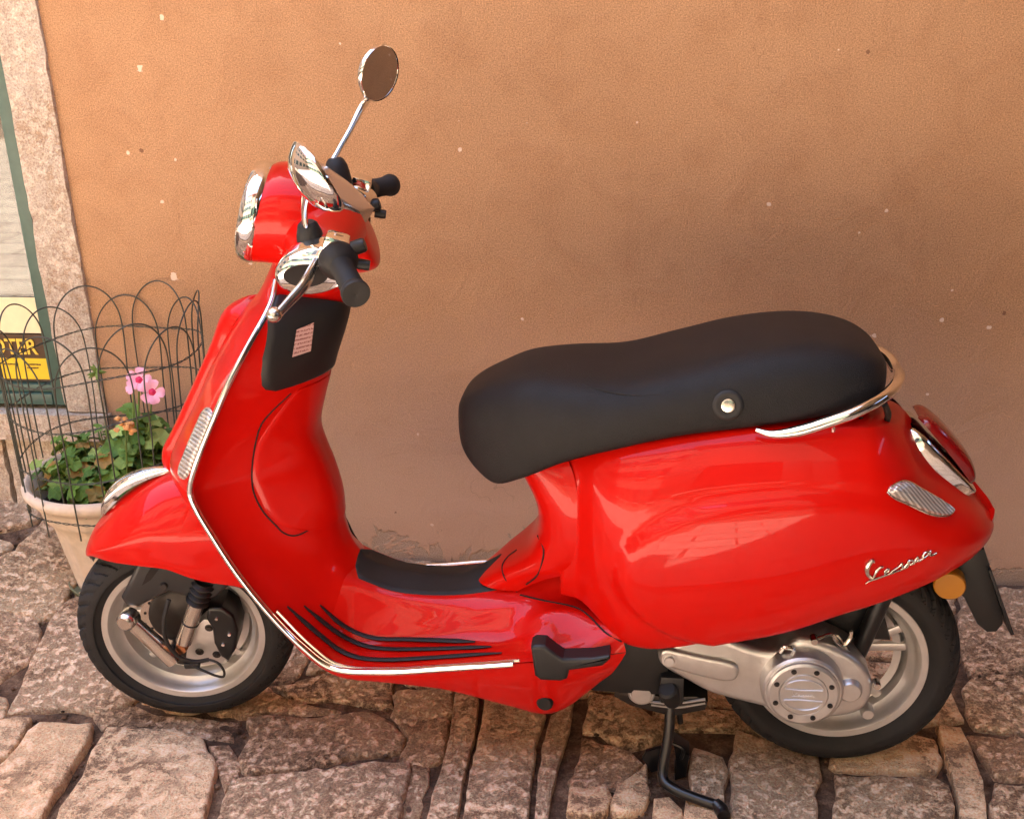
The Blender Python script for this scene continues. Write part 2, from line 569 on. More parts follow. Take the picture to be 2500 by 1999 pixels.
def make_stone(poly, mat, lift=0.0, rough=1.0):
    if poly_area(poly) < 0:
        poly = poly[::-1]
    pts = [np.array(p) for p in poly]
    # resample finely, jitter, so the edges are broken and not ruled
    n = len(pts)
    dense = []
    for i in range(n):
        a, b = pts[i], pts[(i + 1) % n]
        k2 = max(1, int(np.linalg.norm(b - a) / 0.020))
        for j in range(k2):
            dense.append(a + (b - a) * j / k2)
    for _ in range(0 if len(poly) < 30 else 1):
        dense = [(dense[i - 1] + 2 * dense[i] + dense[(i + 1) % len(dense)]) / 4 for i in range(len(dense))]
    cx, cy = np.mean(dense, axis=0)
    seed = rng.random() * 50
    out = []
    for p in dense:
        j = noise.noise(Vector((p[0] * 18 + seed, p[1] * 18, seed))) * 0.005 + noise.noise(Vector((p[0] * 60, p[1] * 60, seed))) * 0.006
        d = p - np.array((cx, cy))
        L = np.linalg.norm(d)
        out.append(p + d / max(L, 1e-4) * j * rough)
    def top(x, y, amp):
        return (lift + gh(x, y) + amp * (0.008 * noise.noise(Vector((x * 7 + seed, y * 7, seed))) + 0.004 * noise.noise(Vector((x * 22, y * 22, seed))) + 0.003 * noise.noise(Vector((x * 60, y * 60, seed)))) * rough)
    bm = bmesh.new()
    rings = []
    m = len(out)
    size = math.sqrt(abs(poly_area(poly)))
    if abs(poly_area(poly)) < 0.012:
        out = [p + (p - np.array((cx, cy))) / max(1e-4, float(np.linalg.norm(p - np.array((cx, cy))))) * 0.006 for p in out]
    ext = max(0.03, float(np.mean([np.linalg.norm(p - np.array((cx, cy))) for p in out])))
    for inset, dz, amp in ((-0.005, -0.05, 0), (-0.005, -0.013, 0.4), (-0.0035, -0.005, 0.8), (0.0, -0.001, 1), (0.008, 0.0, 1), (0.02, 0.0, 1), (0.22, 0, 1), (0.40, 0, 1), (0.56, 0, 1), (0.72, 0, 1), (0.88, 0, 1)):
        scale = 1 - inset / ext if inset < 0.1 else min(1 - 0.03 / ext, 1 - inset)
        ring = []
        for p in out:
            x = cx + (p[0] - cx) * scale
            y = cy + (p[1] - cy) * scale
            ring.append((x, y, top(x, y, amp) + dz))
        rings.append(ring)
    V = grid(bm, rings, closed_v=True)
    c = bm.verts.new((cx, cy, top(cx, cy, 1) + 0.002))
    for i in range(m):
        bm.faces.new((V[-1][i], V[-1][(i + 1) % m], c))
    return finish('paving_stone', bm, mat, pavement, sharp=65)

L_, S_, R_ = 'paving_limestone', 'smooth_limestone', 'rough_stone'
traced = [
    ([(-1.6004,0.7323), (-1.4846,0.7516), (-1.4086,0.72), (-1.4028,0.6578), (-1.4515,0.6002), (-1.5037,0.5654)], L_, 0.0),
    ([(-1.3991,0.7223), (-1.3337,0.6593), (-1.2427,0.5447), (-1.1816,0.4415), (-1.1661,0.3166), (-1.2004,0.2776), (-1.338,0.2809), (-1.4232,0.4254), (-1.3827,0.5066), (-1.3755,0.5944)], L_, 0.0),
    ([(-1.3511,0.2774), (-1.2338,0.2913), (-1.1731,0.2448), (-1.1534,0.186), (-1.1521,0.128), (-1.1673,0.0936), (-1.195,0.021)], L_, 0.0),
    ([(-1.17,0.3272), (-1.1446,0.3762), (-1.0988,0.3604), (-0.9111,0.1935), (-0.8364,0.0535), (-0.8519,0.014), (-0.8925,-0.0194), (-0.9693,-0.0087), (-1.0354,-0.0192), (-1.1009,-0.0342), (-1.1212,0.0559), (-1.14,0.1358), (-1.1565,0.2281)], L_, 0.0),
    ([(-1.1479,-0.0879), (-1.0773,-0.0613), (-1.0382,-0.0591), (-1.03,-0.1037), (-1.0218,-0.1695), (-1.0587,-0.2325)], S_, 0.004),
    ([(-1.008,-0.0721), (-0.9505,-0.0696), (-0.8912,-0.0712), (-0.8719,-0.1166), (-0.8653,-0.1809), (-0.858,-0.2603), (-0.8512,-0.3515), (-0.8335,-0.439), (-0.9411,-0.4497), (-1.0264,-0.2849), (-1.0104,-0.1764), (-1.0143,-0.1065)], S_, 0.006),
    ([(-0.8475,-0.0798), (-0.8149,-0.074), (-0.7246,-0.0684), (-0.657,-0.0759), (-0.6356,-0.0835), (-0.6046,-0.125), (-0.5682,-0.1681), (-0.5572,-0.2314), (-0.5362,-0.3219), (-0.513,-0.4073), (-0.8105,-0.4368), (-0.8217,-0.3408), (-0.8317,-0.2234), (-0.8455,-0.1343)], S_, 0.004),
    ([(-0.6009,-0.114), (-0.5688,-0.1017), (-0.5415,-0.1269), (-0.523,-0.1815), (-0.5281,-0.2274), (-0.5532,-0.1844), (-0.5717,-0.1544)], R_, -0.008),
    ([(-0.557,-0.0046), (-0.5,0.0108), (-0.4438,0.0059), (-0.2901,0.0432), (-0.2418,0.013), (-0.205,-0.0352), (-0.2108,-0.08), (-0.3093,-0.1141), (-0.3651,-0.1438), (-0.4556,-0.1613), (-0.4928,-0.1836), (-0.5163,-0.1619), (-0.5329,-0.1261), (-0.5324,-0.0657)], R_, -0.004),
    ([(-0.519,-0.2083), (-0.4466,-0.1879), (-0.3585,-0.1658), (-0.2703,-0.1411), (-0.1778,-0.1159), (-0.1709,-0.148), (-0.1682,-0.2282), (-0.1509,-0.3715), (-0.4826,-0.4043), (-0.5174,-0.262)], L_, 0.004),
    ([(-0.1667,-0.1199), (-0.1357,-0.117), (-0.1264,-0.1805), (-0.1317,-0.2154), (-0.1209,-0.3685), (-0.1419,-0.3706), (-0.1628,-0.2196)], R_, -0.014),
    ([(-0.1227,0.129), (-0.0659,0.0993), (-0.0545,-0.0306), (-0.0583,-0.1285), (-0.054,-0.2172), (-0.0416,-0.3606), (-0.1022,-0.3666), (-0.1096,-0.1692), (-0.1051,-0.0608), (-0.1136,0.0406)], L_, 0.004),
    ([(-0.0518,0.1096), (0.086,0.0561), (0.0768,-0.0424), (0.0803,-0.1066), (0.0787,-0.1822), (0.0896,-0.3477), (-0.0312,-0.3596), (-0.0407,-0.2194), (-0.0462,-0.1361), (-0.0442,-0.0297)], L_, 0.002),
    ([(0.0996,0.0531), (0.1112,0.0728), (0.1372,0.1419), (0.1428,0.1273), (0.1426,0.0123), (0.1314,-0.0815), (0.1221,-0.1804), (0.1237,-0.3443), (0.1029,-0.3463), (0.0933,-0.1832), (0.0951,-0.1052), (0.0912,-0.0411)], L_, 0.0),
    ([(0.1786,0.1517), (0.237,0.1479), (0.2946,0.1056), (0.3457,0.0519), (0.3371,0.0154), (0.2837,-0.0098), (0.2619,-0.0198), (0.2115,0.0214), (0.1752,0.0181)], R_, -0.002),
    ([(0.1711,0.0013), (0.2105,-0.0113), (0.2711,-0.0452), (0.2926,-0.0764), (0.2528,-0.1465), (0.222,-0.1423), (0.1657,-0.1501), (0.1555,-0.1341), (0.1711,-0.0752)], R_, -0.004),
    ([(0.1674,-0.1737), (0.2224,-0.1518), (0.2346,-0.1894), (0.2214,-0.227), (0.1822,-0.2375), (0.1633,-0.2248)], S_, 0.004),
    ([(0.3034,-0.0854), (0.3068,-0.1603), (0.2994,-0.198), (0.2509,-0.2241), (0.2475,-0.195), (0.2556,-0.1569)], S_, 0.0),
    ([(0.3244,-0.1864), (0.3495,-0.1817), (0.3695,-0.2092), (0.3652,-0.2999), (0.3175,-0.3046)], S_, 0.0),
    ([(0.4038,-0.0275), (0.4557,-0.0521), (0.4588,-0.088), (0.4529,-0.1567), (0.4004,-0.1513), (0.3971,-0.0939)], L_, 0.002),
    ([(0.387,-0.1838), (0.439,-0.1867), (0.432,-0.2933), (0.3808,-0.2984)], S_, 0.0),
    ([(0.495,0.0396), (0.5717,0.0225), (0.6509,-0.0197), (0.6501,-0.0881), (0.6354,-0.1169), (0.6143,-0.2957), (0.4605,-0.3109), (0.4734,-0.1277), (0.4733,-0.0593)], L_, 0.0),
    ([(0.6806,-0.022), (0.7875,0.0547), (0.8514,0.066), (0.8944,0.0527), (0.8906,-0.0084), (0.8722,-0.0487), (0.6864,-0.0602), (0.674,-0.0465)], S_, 0.002),
    ([(0.68,-0.0828), (0.8705,-0.0706), (0.8871,-0.0928), (0.884,-0.1515), (0.8588,-0.2715), (0.6479,-0.2924)], L_, 0.004),
    ([(0.9098,0.085), (0.9535,0.0823), (0.9599,0.0159), (0.9588,-0.0538), (0.9497,-0.1249), (0.9167,-0.2658), (0.874,-0.27), (0.9012,-0.1135), (0.9031,-0.0297)], S_, 0.006),
    ([(0.9756,0.0789), (1.0776,0.0724), (1.1722,0.0681), (1.136,-0.0429), (0.9891,-0.0473), (0.981,0.0115)], R_, 0.0),
    ([(0.9844,-0.0705), (1.1276,-0.0685), (1.0681,-0.2508), (0.9282,-0.2646), (0.9584,-0.1342)], L_, 0.002),
    ([(1.0293,0.2841), (1.2555,0.3233), (1.1789,0.0885), (0.9883,0.1004), (0.9864,0.1633), (1.0024,0.2461)], R_, 0.0),
    ([(0.9609,0.2287), (0.965,0.1371), (0.8877,0.1174), (0.8806,0.1435)], S_, 0.0),
    ([(1.1034,0.6819), (1.3801,0.7049), (1.2625,0.3447), (1.0304,0.3064), (1.034,0.4335)], R_, 0.0),
    ([(-0.5403,0.1083), (-0.3772,0.1904), (-0.2809,0.1827), (-0.2619,0.0679), (-0.2944,0.0605), (-0.3972,0.0812), (-0.4635,0.0691)], R_, 0.0),
    ([(-0.25,0.1221), (-0.1364,0.1324), (-0.1186,0.0488), (-0.1791,0.0331), (-0.1942,0.0103), (-0.2435,0.0402)], R_, -0.004),
    ([(-0.921,-0.0028), (-0.8308,0.0204), (-0.7292,-0.0147), (-0.5812,-0.0097), (-0.5752,-0.0752), (-0.6261,-0.0731), (-0.6636,-0.0599), (-0.8663,-0.0646)], R_, -0.012),
]
polys = []
for poly, mname, lift in traced:
    polys.append(poly)
    make_stone(poly, mname, lift, 1.3 if mname == R_ else 1.0)

# the rest of the paving: irregular rows of slabs, worn a little lower
y = -0.88
while y < 0.70:
    hrow = rng.uniform(0.17, 0.27)
    x = -2.2 + rng.uniform(0, 0.2)
    while x < 2.0:
        w = rng.uniform(0.22, 0.48)
        g = 0.006
        y1 = min(y + hrow, 0.718)
        sh = rng.uniform(-0.03, 0.03)
        q = [(x + g, y + g), (x + w * 0.5, y + g + rng.uniform(-0.01, 0.01)), (x + w - g, y + g), (x + w - g + sh * 0.3, (y + y1) / 2), (x + w - g + sh, y1 - g), (x + w * 0.45, y1 - g + rng.uniform(-0.01, 0.01)), (x + g + sh, y1 - g), (x + g + sh * 0.4, (y + y1) / 2)]
        # dense outline, pulled back where a big slab already lies
        den = []
        for i in range(len(q)):
            a, b = q[i], q[(i + 1) % len(q)]
            k2 = max(1, int(math.hypot(b[0] - a[0], b[1] - a[1]) / 0.025))
            den += [(a[0] + (b[0] - a[0]) * j / k2, a[1] + (b[1] - a[1]) * j / k2) for j in range(k2)]
        big_ = polys[:len(traced)]
        cxy = (x + w / 2, (y + y1) / 2)
        cands = [cxy] + [((p[0] + cxy[0]) / 2, (p[1] + cxy[1]) / 2) for p in q]
        near_ = [Q for Q in big_ if min(v[0] for v in Q) < x + w + .06 and max(v[0] for v in Q) > x - .06 and min(v[1] for v in Q) < y1 + .04 and max(v[1] for v in Q) > y - .04]
        def free(p, m=0.014):
            return not any(inside(r, Q) for Q in near_ for r in (p, (p[0] + m, p[1]), (p[0] - m, p[1]), (p[0], p[1] + m), (p[0], p[1] - m)))
        cands = [c for c in cands if free(c, 0.03)]
        if cands:
            c0 = cands[0]
            out = []
            for p in den:
                t2 = 1.0
                # walk outwards from the centre until something is in the way
                for st in range(1, 21):
                    f2 = st / 20
                    if not free((c0[0] + (p[0] - c0[0]) * f2, c0[1] + (p[1] - c0[1]) * f2)):
                        t2 = (st - 1) / 20
                        break
                out.append((c0[0] + (p[0] - c0[0]) * t2, c0[1] + (p[1] - c0[1]) * t2))
            if abs(poly_area(out)) > 0.0035:
                polys.append(out)
                make_stone(out, rng.choice([L_, R_, R_, L_, S_]), rng.uniform(-0.010, 0.0), 0.9)
        x += w
    y += hrow

# grit lying in the joints
bm = bmesh.new()
for i in range(2600):
    x, y = rng.uniform(-1.7, 1.6), rng.uniform(-0.5, 0.7)
    if any(inside((x, y), Q) for Q in polys):
        continue
    r = rng.uniform(0.002, 0.008)
    mt = Matrix.Translation((x, y, gh(x, y) - 0.015 + r * 0.3)) @ Matrix.Rotation(rng.uniform(0, 6), 4, 'Z') @ Matrix.Diagonal((r, r * rng.uniform(0.6, 1), r * rng.uniform(0.4, 0.8), 1))
    bmesh.ops.create_icosphere(bm, subdivisions=1, radius=1.0, matrix=mt)
grit = finish('gravel', bm, 'joint_earth', None, smooth=False)
grit['kind'] = 'stuff'
grit['label'] = 'small loose grit in the joints between the paving slabs'

# ------------------------------------------------------------------ plaster wall, stone jamb, shop window
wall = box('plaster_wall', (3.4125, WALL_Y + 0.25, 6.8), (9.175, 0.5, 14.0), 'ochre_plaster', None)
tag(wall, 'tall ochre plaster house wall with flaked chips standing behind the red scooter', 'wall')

JX0, JX1 = -1.288, -1.175
jamb = empty('window_surround', (-1.23, WALL_Y, 0.1))
tag(jamb, 'rough pale limestone jamb and sill round the green shop window', 'window surround')
def rough_block(name, x0, x1, y0, y1, z0, z1, parent, seed, mat='jamb_limestone', amp=0.006):
    bm = bmesh.new()
    bmesh.ops.create_cube(bm, size=1.0)
    n = max(3, int((z1 - z0) / 0.03)); k3 = max(2, int((x1 - x0) / 0.025))
    for v in bm.verts:
        v.co = Vector((x0 + (v.co.x + 0.5) * (x1 - x0), y0 + (v.co.y + 0.5) * (y1 - y0), z0 + (v.co.z + 0.5) * (z1 - z0)))
    ez = [e for e in bm.edges if abs(e.verts[0].co.z - e.verts[1].co.z) > 1e-4]
    bmesh.ops.subdivide_edges(bm, edges=ez, cuts=min(n, 60), use_grid_fill=True)
    ex = [e for e in bm.edges if abs(e.verts[0].co.x - e.verts[1].co.x) > 1e-4]
    bmesh.ops.subdivide_edges(bm, edges=ex, cuts=min(k3, 24), use_grid_fill=True)
    for v in bm.verts:
        c = v.co
        edge = min(c.x - x0, x1 - c.x)
        a = amp * (1.6 if edge < 0.004 else 1.0)
        v.co = c + Vector(((noise.noise(Vector((c.z * 14, seed, c.x * 9))) * 0.45 + noise.noise(Vector((c.z * 60, seed, 1))) * 0.5) * a * 0.7 if edge < 0.004 else 0, noise.noise(Vector((c.x * 22, c.z * 22, seed))) * a, 0))
    o = finish(name, bm, mat, None, sharp=60)
    o.parent = parent
    o.matrix_parent_inverse = Matrix.Translation(-Vector(parent.location))
    return o
rough_block('jamb', JX0, JX1, WALL_Y - 0.012, WALL_Y + 0.3, 0.412, 2.3, jamb, 3.1)
rough_block('lintel', -2.9, JX1, WALL_Y - 0.012, WALL_Y + 0.3, 2.303, 2.5, jamb, 5.1)
rough_block('sill', -2.9, JX1 + 0.01, WALL_Y - 0.03, WALL_Y + 0.3, 0.33, 0.407, jamb, 8.3)
low = empty('stone_plinth', (-1.6, WALL_Y, 0.1))
tag(low, 'pale stone base course below the shop window, behind the flower pot', 'plinth')
for i, (a, b) in enumerate(((-1.49, -1.18), (-1.93, -1.50), (-2.4, -1.94), (-2.9, -2.41))):
    rough_block('block', a, b - 0.006, WALL_Y - 0.006, WALL_Y + 0.3, -0.02, 0.325, low, 11.0 + i, 'jamb_limestone', 0.008)

win = empty('shop_window', (-1.7, WALL_Y + 0.02, 0.41))
tag(win, 'green framed shop window with a yellow and brown sign, left of the plaster wall', 'window')
def wpart(name, x0, x1, z0, z1, y, dep, mat, bev=0.004, parent=None):
    o = box(name, ((x0 + x1) / 2, y + dep / 2, (z0 + z1) / 2), (x1 - x0, dep, z1 - z0), mat, None, bev)
    o.parent = parent or win
    if parent is None:
        o.matrix_parent_inverse = Matrix.Translation(-(Vector(win.location)))
    return o
GX = -1.300
fr = wpart('frame', GX - 0.035, GX, 0.42, 2.3, WALL_Y + 0.012, 0.05, 'frame_green')
wpart('frame', -2.6, GX - 0.037, 0.42, 0.452, WALL_Y + 0.012, 0.05, 'frame_green')
wpart('frame', -2.6, GX - 0.037, 0.454, 0.476, WALL_Y + 0.022, 0.04, 'frame_green')
wpart('frame', -2.6, GX - 0.037, 2.25, 2.3, WALL_Y + 0.012, 0.05, 'frame_green')
wpart('frame', -2.64, -2.602, 0.42, 2.3, WALL_Y + 0.012, 0.05, 'frame_green')
glass = wpart('pane', -2.6, GX - 0.036, 0.477, 2.249, WALL_Y + 0.04, 0.004, 'shop_glass', 0)
SY = WALL_Y + 0.034
sign = wpart('sign', -1.95, GX - 0.042, 0.482, 0.616, SY, 0.003, 'sign_brown', 0)
wpart('panel', -1.95, GX - 0.044, 0.488, 0.548, SY - 0.0022, 0.002, 'sign_yellow', 0, sign)
wpart('panel', -1.95, GX - 0.040, 0.620, 0.72, SY, 0.003, 'sign_cream', 0)
back = wpart('interior', -2.7, -1.2, 0.4, 2.4, WALL_Y + 0.45, 0.02, 'shop_dark', 0)

up = empty('shop_house', (-4.0, WALL_Y, 0))
tag(up, 'pale rendered house front above and beside the green shop window', 'house')
for nm, c, s3 in (('wall', (-3.65, WALL_Y + 0.17, 3.8), (4.73, 0.3, 2.99)), ('wall', (-4.32, WALL_Y + 0.17, 1.14), (3.34, 0.3, 2.3)), ('roof', (-3.74, WALL_Y + 0.3, 5.37), (4.9, 1.0, 0.15))):
    o = box(nm, c, s3, 'roof_tile' if nm == 'roof' else 'house_render', None)
    o.parent = up
    o.matrix_parent_inverse = Matrix.Translation(-Vector(up.location))

def text_mesh(name, body, size, mat, parent, mw, extrude=0.001, shear=0.0, bold=0.0):
    cu = bpy.data.curves.new(name, 'FONT')
    cu.body = body
    cu.size = size
    cu.extrude = extrude
    cu.shear = shear
    cu.offset = bold
    cu.align_x = 'RIGHT'
    tmp = bpy.data.objects.new('tmp', cu)
    col.objects.link(tmp)
    dg = bpy.context.evaluated_depsgraph_get()
    me = bpy.data.meshes.new_from_object(tmp.evaluated_get(dg))
    bpy.data.objects.remove(tmp)
    me.transform(mw)
    me.materials.clear()
    me.materials.append(M[mat])
    o = bpy.data.objects.new(name, me)
    col.objects.link(o)
    o.parent = parent
    return o
MW = Matrix.Translation((GX - 0.066, SY - 0.003, 0.561)) @ Matrix.Rotation(rad(90), 4, 'X') @ Matrix.Diagonal((0.86, 1, 1, 1))
tx = text_mesh('lettering', 'OTER', 0.062, 'sign_letter', sign, MW, 0.0008, 0, 0.0012)
bm = bmesh.new()
r5 = random.Random(5)
for zrow, x0, x1 in ((0.531, -1.475, -1.43), (0.531, -1.405, -1.365), (0.521, -1.405, -1.372)):
    x = x0
    while x < x1:
        w = r5.uniform(0.0015, 0.0035)
        box_bm((x + w / 2, SY - 0.0032, zrow + r5.uniform(-0.0004, 0.0004)), (w, 0.001, r5.uniform(0.003, 0.0045)), bm=bm)
        x += w + 0.0012
sp = finish('small_print', bm, 'sign_brown', sign, smooth=False)

# ------------------------------------------------------------------ the street behind the viewer (seen in the paint and the glass)
def house(name, label, x0, x1, y0, y1, h, mat, face, cols, floors, wmat='shutter_green'):
    r = empty(name, ((x0 + x1) / 2, (y0 + y1) / 2, 0))
    tag(r, label, 'house')
    inv = Matrix.Translation(-Vector(r.location))
    def put(nm, c, s, m, par, bev=0.0):
        o = box(nm, c, s, m, None, bev)
        o.parent = par
        if par is r:
            o.matrix_parent_inverse = inv
        return o
    w = put('wall', ((x0 + x1) / 2, (y0 + y1) / 2, h / 2 - 0.05), (x1 - x0, y1 - y0, h), mat, r)
    put('roof', ((x0 + x1) / 2, (y0 + y1) / 2, h + 0.06), (x1 - x0 + 0.6, y1 - y0 + 0.6, 0.2), 'roof_tile', r, 0.03)
    for fl in range(floors):
        for c in range(cols):
            z = 1.6 + fl * 2.7
            if face == 'y':
                cx = x0 + (c + 0.5) * (x1 - x0) / cols
                wo2 = put('window', (cx, y1 + 0.01, z), (0.8, 0.06, 1.25), 'dark_glass', r)
                for s in (-1, 1):
                    put('shutter', (cx + s * 0.63, y1 + 0.03, z), (0.42, 0.05, 1.3), wmat, wo2, 0.01)
                put('sill', (cx, y1 + 0.06, z - 0.68), (1.0, 0.18, 0.08), 'house_render_pale', wo2, 0.01)
            else:
                cy = y0 + (c + 0.5) * (y1 - y0) / cols
                wo2 = put('window', (x1 + 0.01, cy, z), (0.06, 0.8, 1.25), 'dark_glass', r)
                for s in (-1, 1):
                    put('shutter', (x1 + 0.03, cy + s * 0.63, z), (0.05, 0.42, 1.3), wmat, wo2, 0.01)
                put('sill', (x1 + 0.06, cy, z - 0.68), (0.18, 1.0, 0.08), 'house_render_pale', wo2, 0.01)
    return r
house('street_house', 'ochre house with green shutters across the street, reflected in the red side panel', -10.5, 2.4, -13.5, -8.0, 10.5, 'house_render', 'y', 8, 3)
house('corner_house', 'unseen stone house opposite the plaster wall, widened to block sunlit street reflections', -0.5, 8.0, -7.6, -3.401, 5.0, 'house_stone', 'y', 5, 1)  # unseen; drawn out leftwards to keep the sunlit street out of paint reflections
house('street_house', 'tall house closing the left end of the street, seen in the window glass', -15.0, -11.0, -9.0, 3.0, 9.5, 'house_render', 'x', 5, 3)
house('end_light_blocker', 'added unseen stone block shutting out sky light at the right end', 7.6, 9.0, -3.39, 0.72, 3.2, 'house_stone', 'y', 0, 0)  # unseen, added to stop bright sky at the right end reflecting in the paint
vault = box('passage_ceiling', (4.5, -1.335, 4.2), (6.6, 4.13, 0.3), 'house_stone', None)  # unseen ceiling, its extent set to dim the right and cut sky reflections
vault['kind'] = 'structure'
for o in [x for x in bpy.data.objects if x.name.startswith('street_house')]:
    o['group'] = 'houses across the street'
# ------------------------------------------------------------------ the scooter: fixed body
scooter = empty('scooter', (0, 0, 0))
tag(scooter, 'glossy red motor scooter with black seat and chrome trim, parked along the plaster wall', 'scooter')

# --- leg shield and floor: stations follow the chromed edge from the neck down and back along the floor
EDGE = [(-.340, -.045, 1.030), (-0.3647,-0.075,0.9958), (-0.3681,-0.095,0.9665), (-0.3751,-0.12,0.9433), (-0.3896,-0.15,0.9133), (-0.409,-0.18,0.8751), (-0.4297,-0.2,0.8338), (-0.4513,-0.21,0.7886), (-0.488,-0.22,0.7106), (-0.5116,-0.22,0.6468), (-0.5079,-0.22,0.6215), (-0.4802,-0.215,0.5481), (-0.446,-0.21,0.4729), (-0.3979,-0.204,0.3906), (-0.3419,-0.2,0.3183), (-0.2901,-0.2,0.2758), (-0.198,-0.2,0.2719), (-0.0696,-0.2,0.2872), (0.0581,-0.2,0.3054), (0.1529,-0.195,0.3149), (0.2637,-0.18,0.3278)]
CEN = [(-.272,1.025), (-.262,.985), (-.258,.95), (-.262,.925), (-.275,.885), (-.293,.84), (-.31,.79), (-.325,.745), (-.342,.68), (-.33,.63), (-.322,.605), (-.308,.545), (-.303,.485), (-.290,.44), (-.268,.405), (-.24,.386), (-.19,.374), (-.08,.370), (.012,.42), (.06,.46), (.11,.49)]
BLEND = [0, 0, 0, 0, 0, 0, 0, 0, 0, 0, 0, .05, .25, .55, .8, 1, 1, 1, 1, 1, 1]
TUNNEL = [.065] * 16 + [.062, .064, .08, .12, .15]
PLAT = [.37] * 16 + [.360, .358, .366, .372, .372]
NS = 17

def shield_f(s, low):
    up = math.sin(math.pi / 2 * s) ** 1.15
    bell = smooth01((s - 0.06) / 0.86)
    return up * (1 - low) + bell * low

def station(i):
    ex, ey, ez = EDGE[i]
    gx, gz = CEN[i]
    w = -ey
    b = BLEND[i]
    tw = TUNNEL[i]
    low = smooth01((0.86 - ez) / 0.2) * 0.75
    pts = []
    for j in range(NS):
        s = j / (NS - 1)
        y = -w * (1 - s)
        f = shield_f(s, low)
        p1 = np.array((ex + (gx - ex) * f, y, ez + (gz - ez) * s))
        a = abs(y)
        ff = min(1.0, (tw + 0.054 - a) / 0.050) * 0.94 + 0.06 * (1 - min(1, a / tw)) if a < tw + 0.052 else 0.0
        # a small kerb lip just inside the trim
        zp = min(gz, PLAT[i]) if i >= 16 else gz
        p2 = np.array((ex + (gx - ex) * s, y, ez + 0.004 + (zp - ez - 0.004) * ff + max(0.0, gz - zp) * math.exp(-(a / 0.05) ** 2)))
        if j == 0:
            p2[2] = ez
        pts.append(p1 * (1 - b) + p2 * b)
    return pts
def mirror(pts):
    return pts + [np.array((p[0], -p[1], p[2])) for p in pts[-2::-1]]
STN = [mirror(station(i)) for i in range(len(EDGE))]
loft('leg_shield', STN[:15], 'red_paint', scooter, nu=5, nv=2, sharp=80)
loft('floorboard', STN[14:], 'red_paint', scooter, nu=6, nv=2, sharp=50)

# outer (front) face of the shield
FRONT = [(-.385,1.03), (-.405,.990), (-.425,.957), (-.448,.935), (-.478,.897), (-.510,.848), (-.537,.802), (-.560,.757), (-.603,.688), (-.628,.640), (-.626,.612), (-.585,.548), (-.525,.475), (-.455,.390), (-.395,.318), (-.33,.268)]
def front_station(i):
    ex, ey, ez = EDGE[i]
    fx, fz = FRONT[i]
    w = -ey
    pts = []
    for j in range(11):
        s = j / 10
        y = -w * (1 - s)
        f = 1 - (1 - s) ** 2.0
        pts.append(np.array((ex - 0.002 + (fx - ex + 0.002) * f, y * (1.0), ez + (fz - ez) * f)))
    return pts
loft('front_panel', [mirror(front_station(i)) for i in range(16)], 'red_paint', scooter, nu=5, nv=2, sharp=80)

# raised centre spine with the horn cover on the front of the shield
sp = []
for (x, z), w, d in (((-.440,.940), .004, -.006), ((-.452,.935), .018, .004), ((-.475,.912), .036, .020), ((-.512,.850), .038, .016), ((-.545,.795), .037, .014), ((-.583,.728), .037, .014), ((-.616,.668), .038, .016), ((-.638,.620), .036, .022), ((-.640,.585), .026, .022), ((-.628,.560), .010, .010)):
    sp.append([(x + .012, -w, z), (x - d * .55, -w * .8, z + .004), (x - d, -w * .4, z + .008), (x - d * 1.1, 0, z + .009), (x - d, w * .4, z + .008), (x - d * .55, w * .8, z + .004), (x + .012, w, z)])
loft('horn_cover', sp, 'red_paint', scooter, nu=5, nv=4, sharp=80)

# chromed edging: one band from the neck down to the floor on each side
def trim_pts(sgn):
    return [(p[0] - 0.001, sgn * abs(p[1]) * 1.012, p[2]) for p in EDGE[1:19]]
for sgn in (-1, 1):
    tube('edge_trim', trim_pts(sgn), 0.0072, 'chrome', scooter, seg=12, smooth=8, flat=0.75, up=(0, 1, 0))
    tube('edge_trim', [(p[0] + 0.010, sgn * abs(p[1]) * 0.975, p[2] + 0.002) for p in EDGE[13:19]], 0.0035, 'satin_chrome', scooter, seg=8, smooth=8)

# --- skirt under the floor
UP = EDGE[13:21]
DN = [(-0.3872,-0.198,0.3543), (-0.3326,-0.195,0.2859), (-0.2814,-0.19,0.247), (-0.1856,-0.185,0.2354), (-0.0774,-0.175,0.2191), (0.029,-0.155,0.1788), (0.1195,-0.14,0.1518), (0.2342,-0.15,0.2556)]
sk = []
for u, d in zip(UP, DN):
    u = np.array(u); d = np.array(d)
    m1 = u * .7 + d * .3 + np.array((0, -.006, 0)); m2 = u * .3 + d * .7 + np.array((0, -.006, 0))
    near = [u + np.array((0, .002, -.003)), m1, m2, d, d + np.array((0, .05, -.012)), np.array((d[0], 0, d[2] - .02))]
    sk.append(mirror(near))
loft('underfloor_skirt', sk, 'red_paint', scooter, nu=5, nv=4, sharp=60)

# --- rear body shell
BX  = [.138, .155, .170, .186, .212, .255, .300, .360, .450, .552, .634, .700, .740, .765, .798, .835, .870, .900, .918, .926]
BHW = [.119, .126, .133, .149, .175, .1985, .2075, .2110, .2125, .211, .204, .194, .185, .178, .164, .142, .114, .078, .044, .015]
BZB = [.398, .397, .397, .393, .378, .345, .337, .346, .369, .396, .426, .446, .460, .469, .480, .493, .505, .517, .525, .530]
BZT = [.676, .687, .694, .700, .710, .723, .733, .746, .761, .770, .770, .764, .744, .712, .676, .643, .610, .576, .554, .540]
def bi(x, arr):
    return float(np.interp(x, BX, arr))
PT = [0, .06, .15, .28, .44, .60, .76, .90, 1.0]
PA = [.70, .795, .88, .952, .992, 1.0, .978, .930, .865]      # below the seat
PB = [.10, .33, .56, .80, .945, 1.0, .985, .935, .87]         # tail
def prof(x, tt):
    k2 = smooth01((x - .66) / .14)
    return float(np.interp(tt, PT, PA)) * (1 - k2) + float(np.interp(tt, PT, PB)) * k2
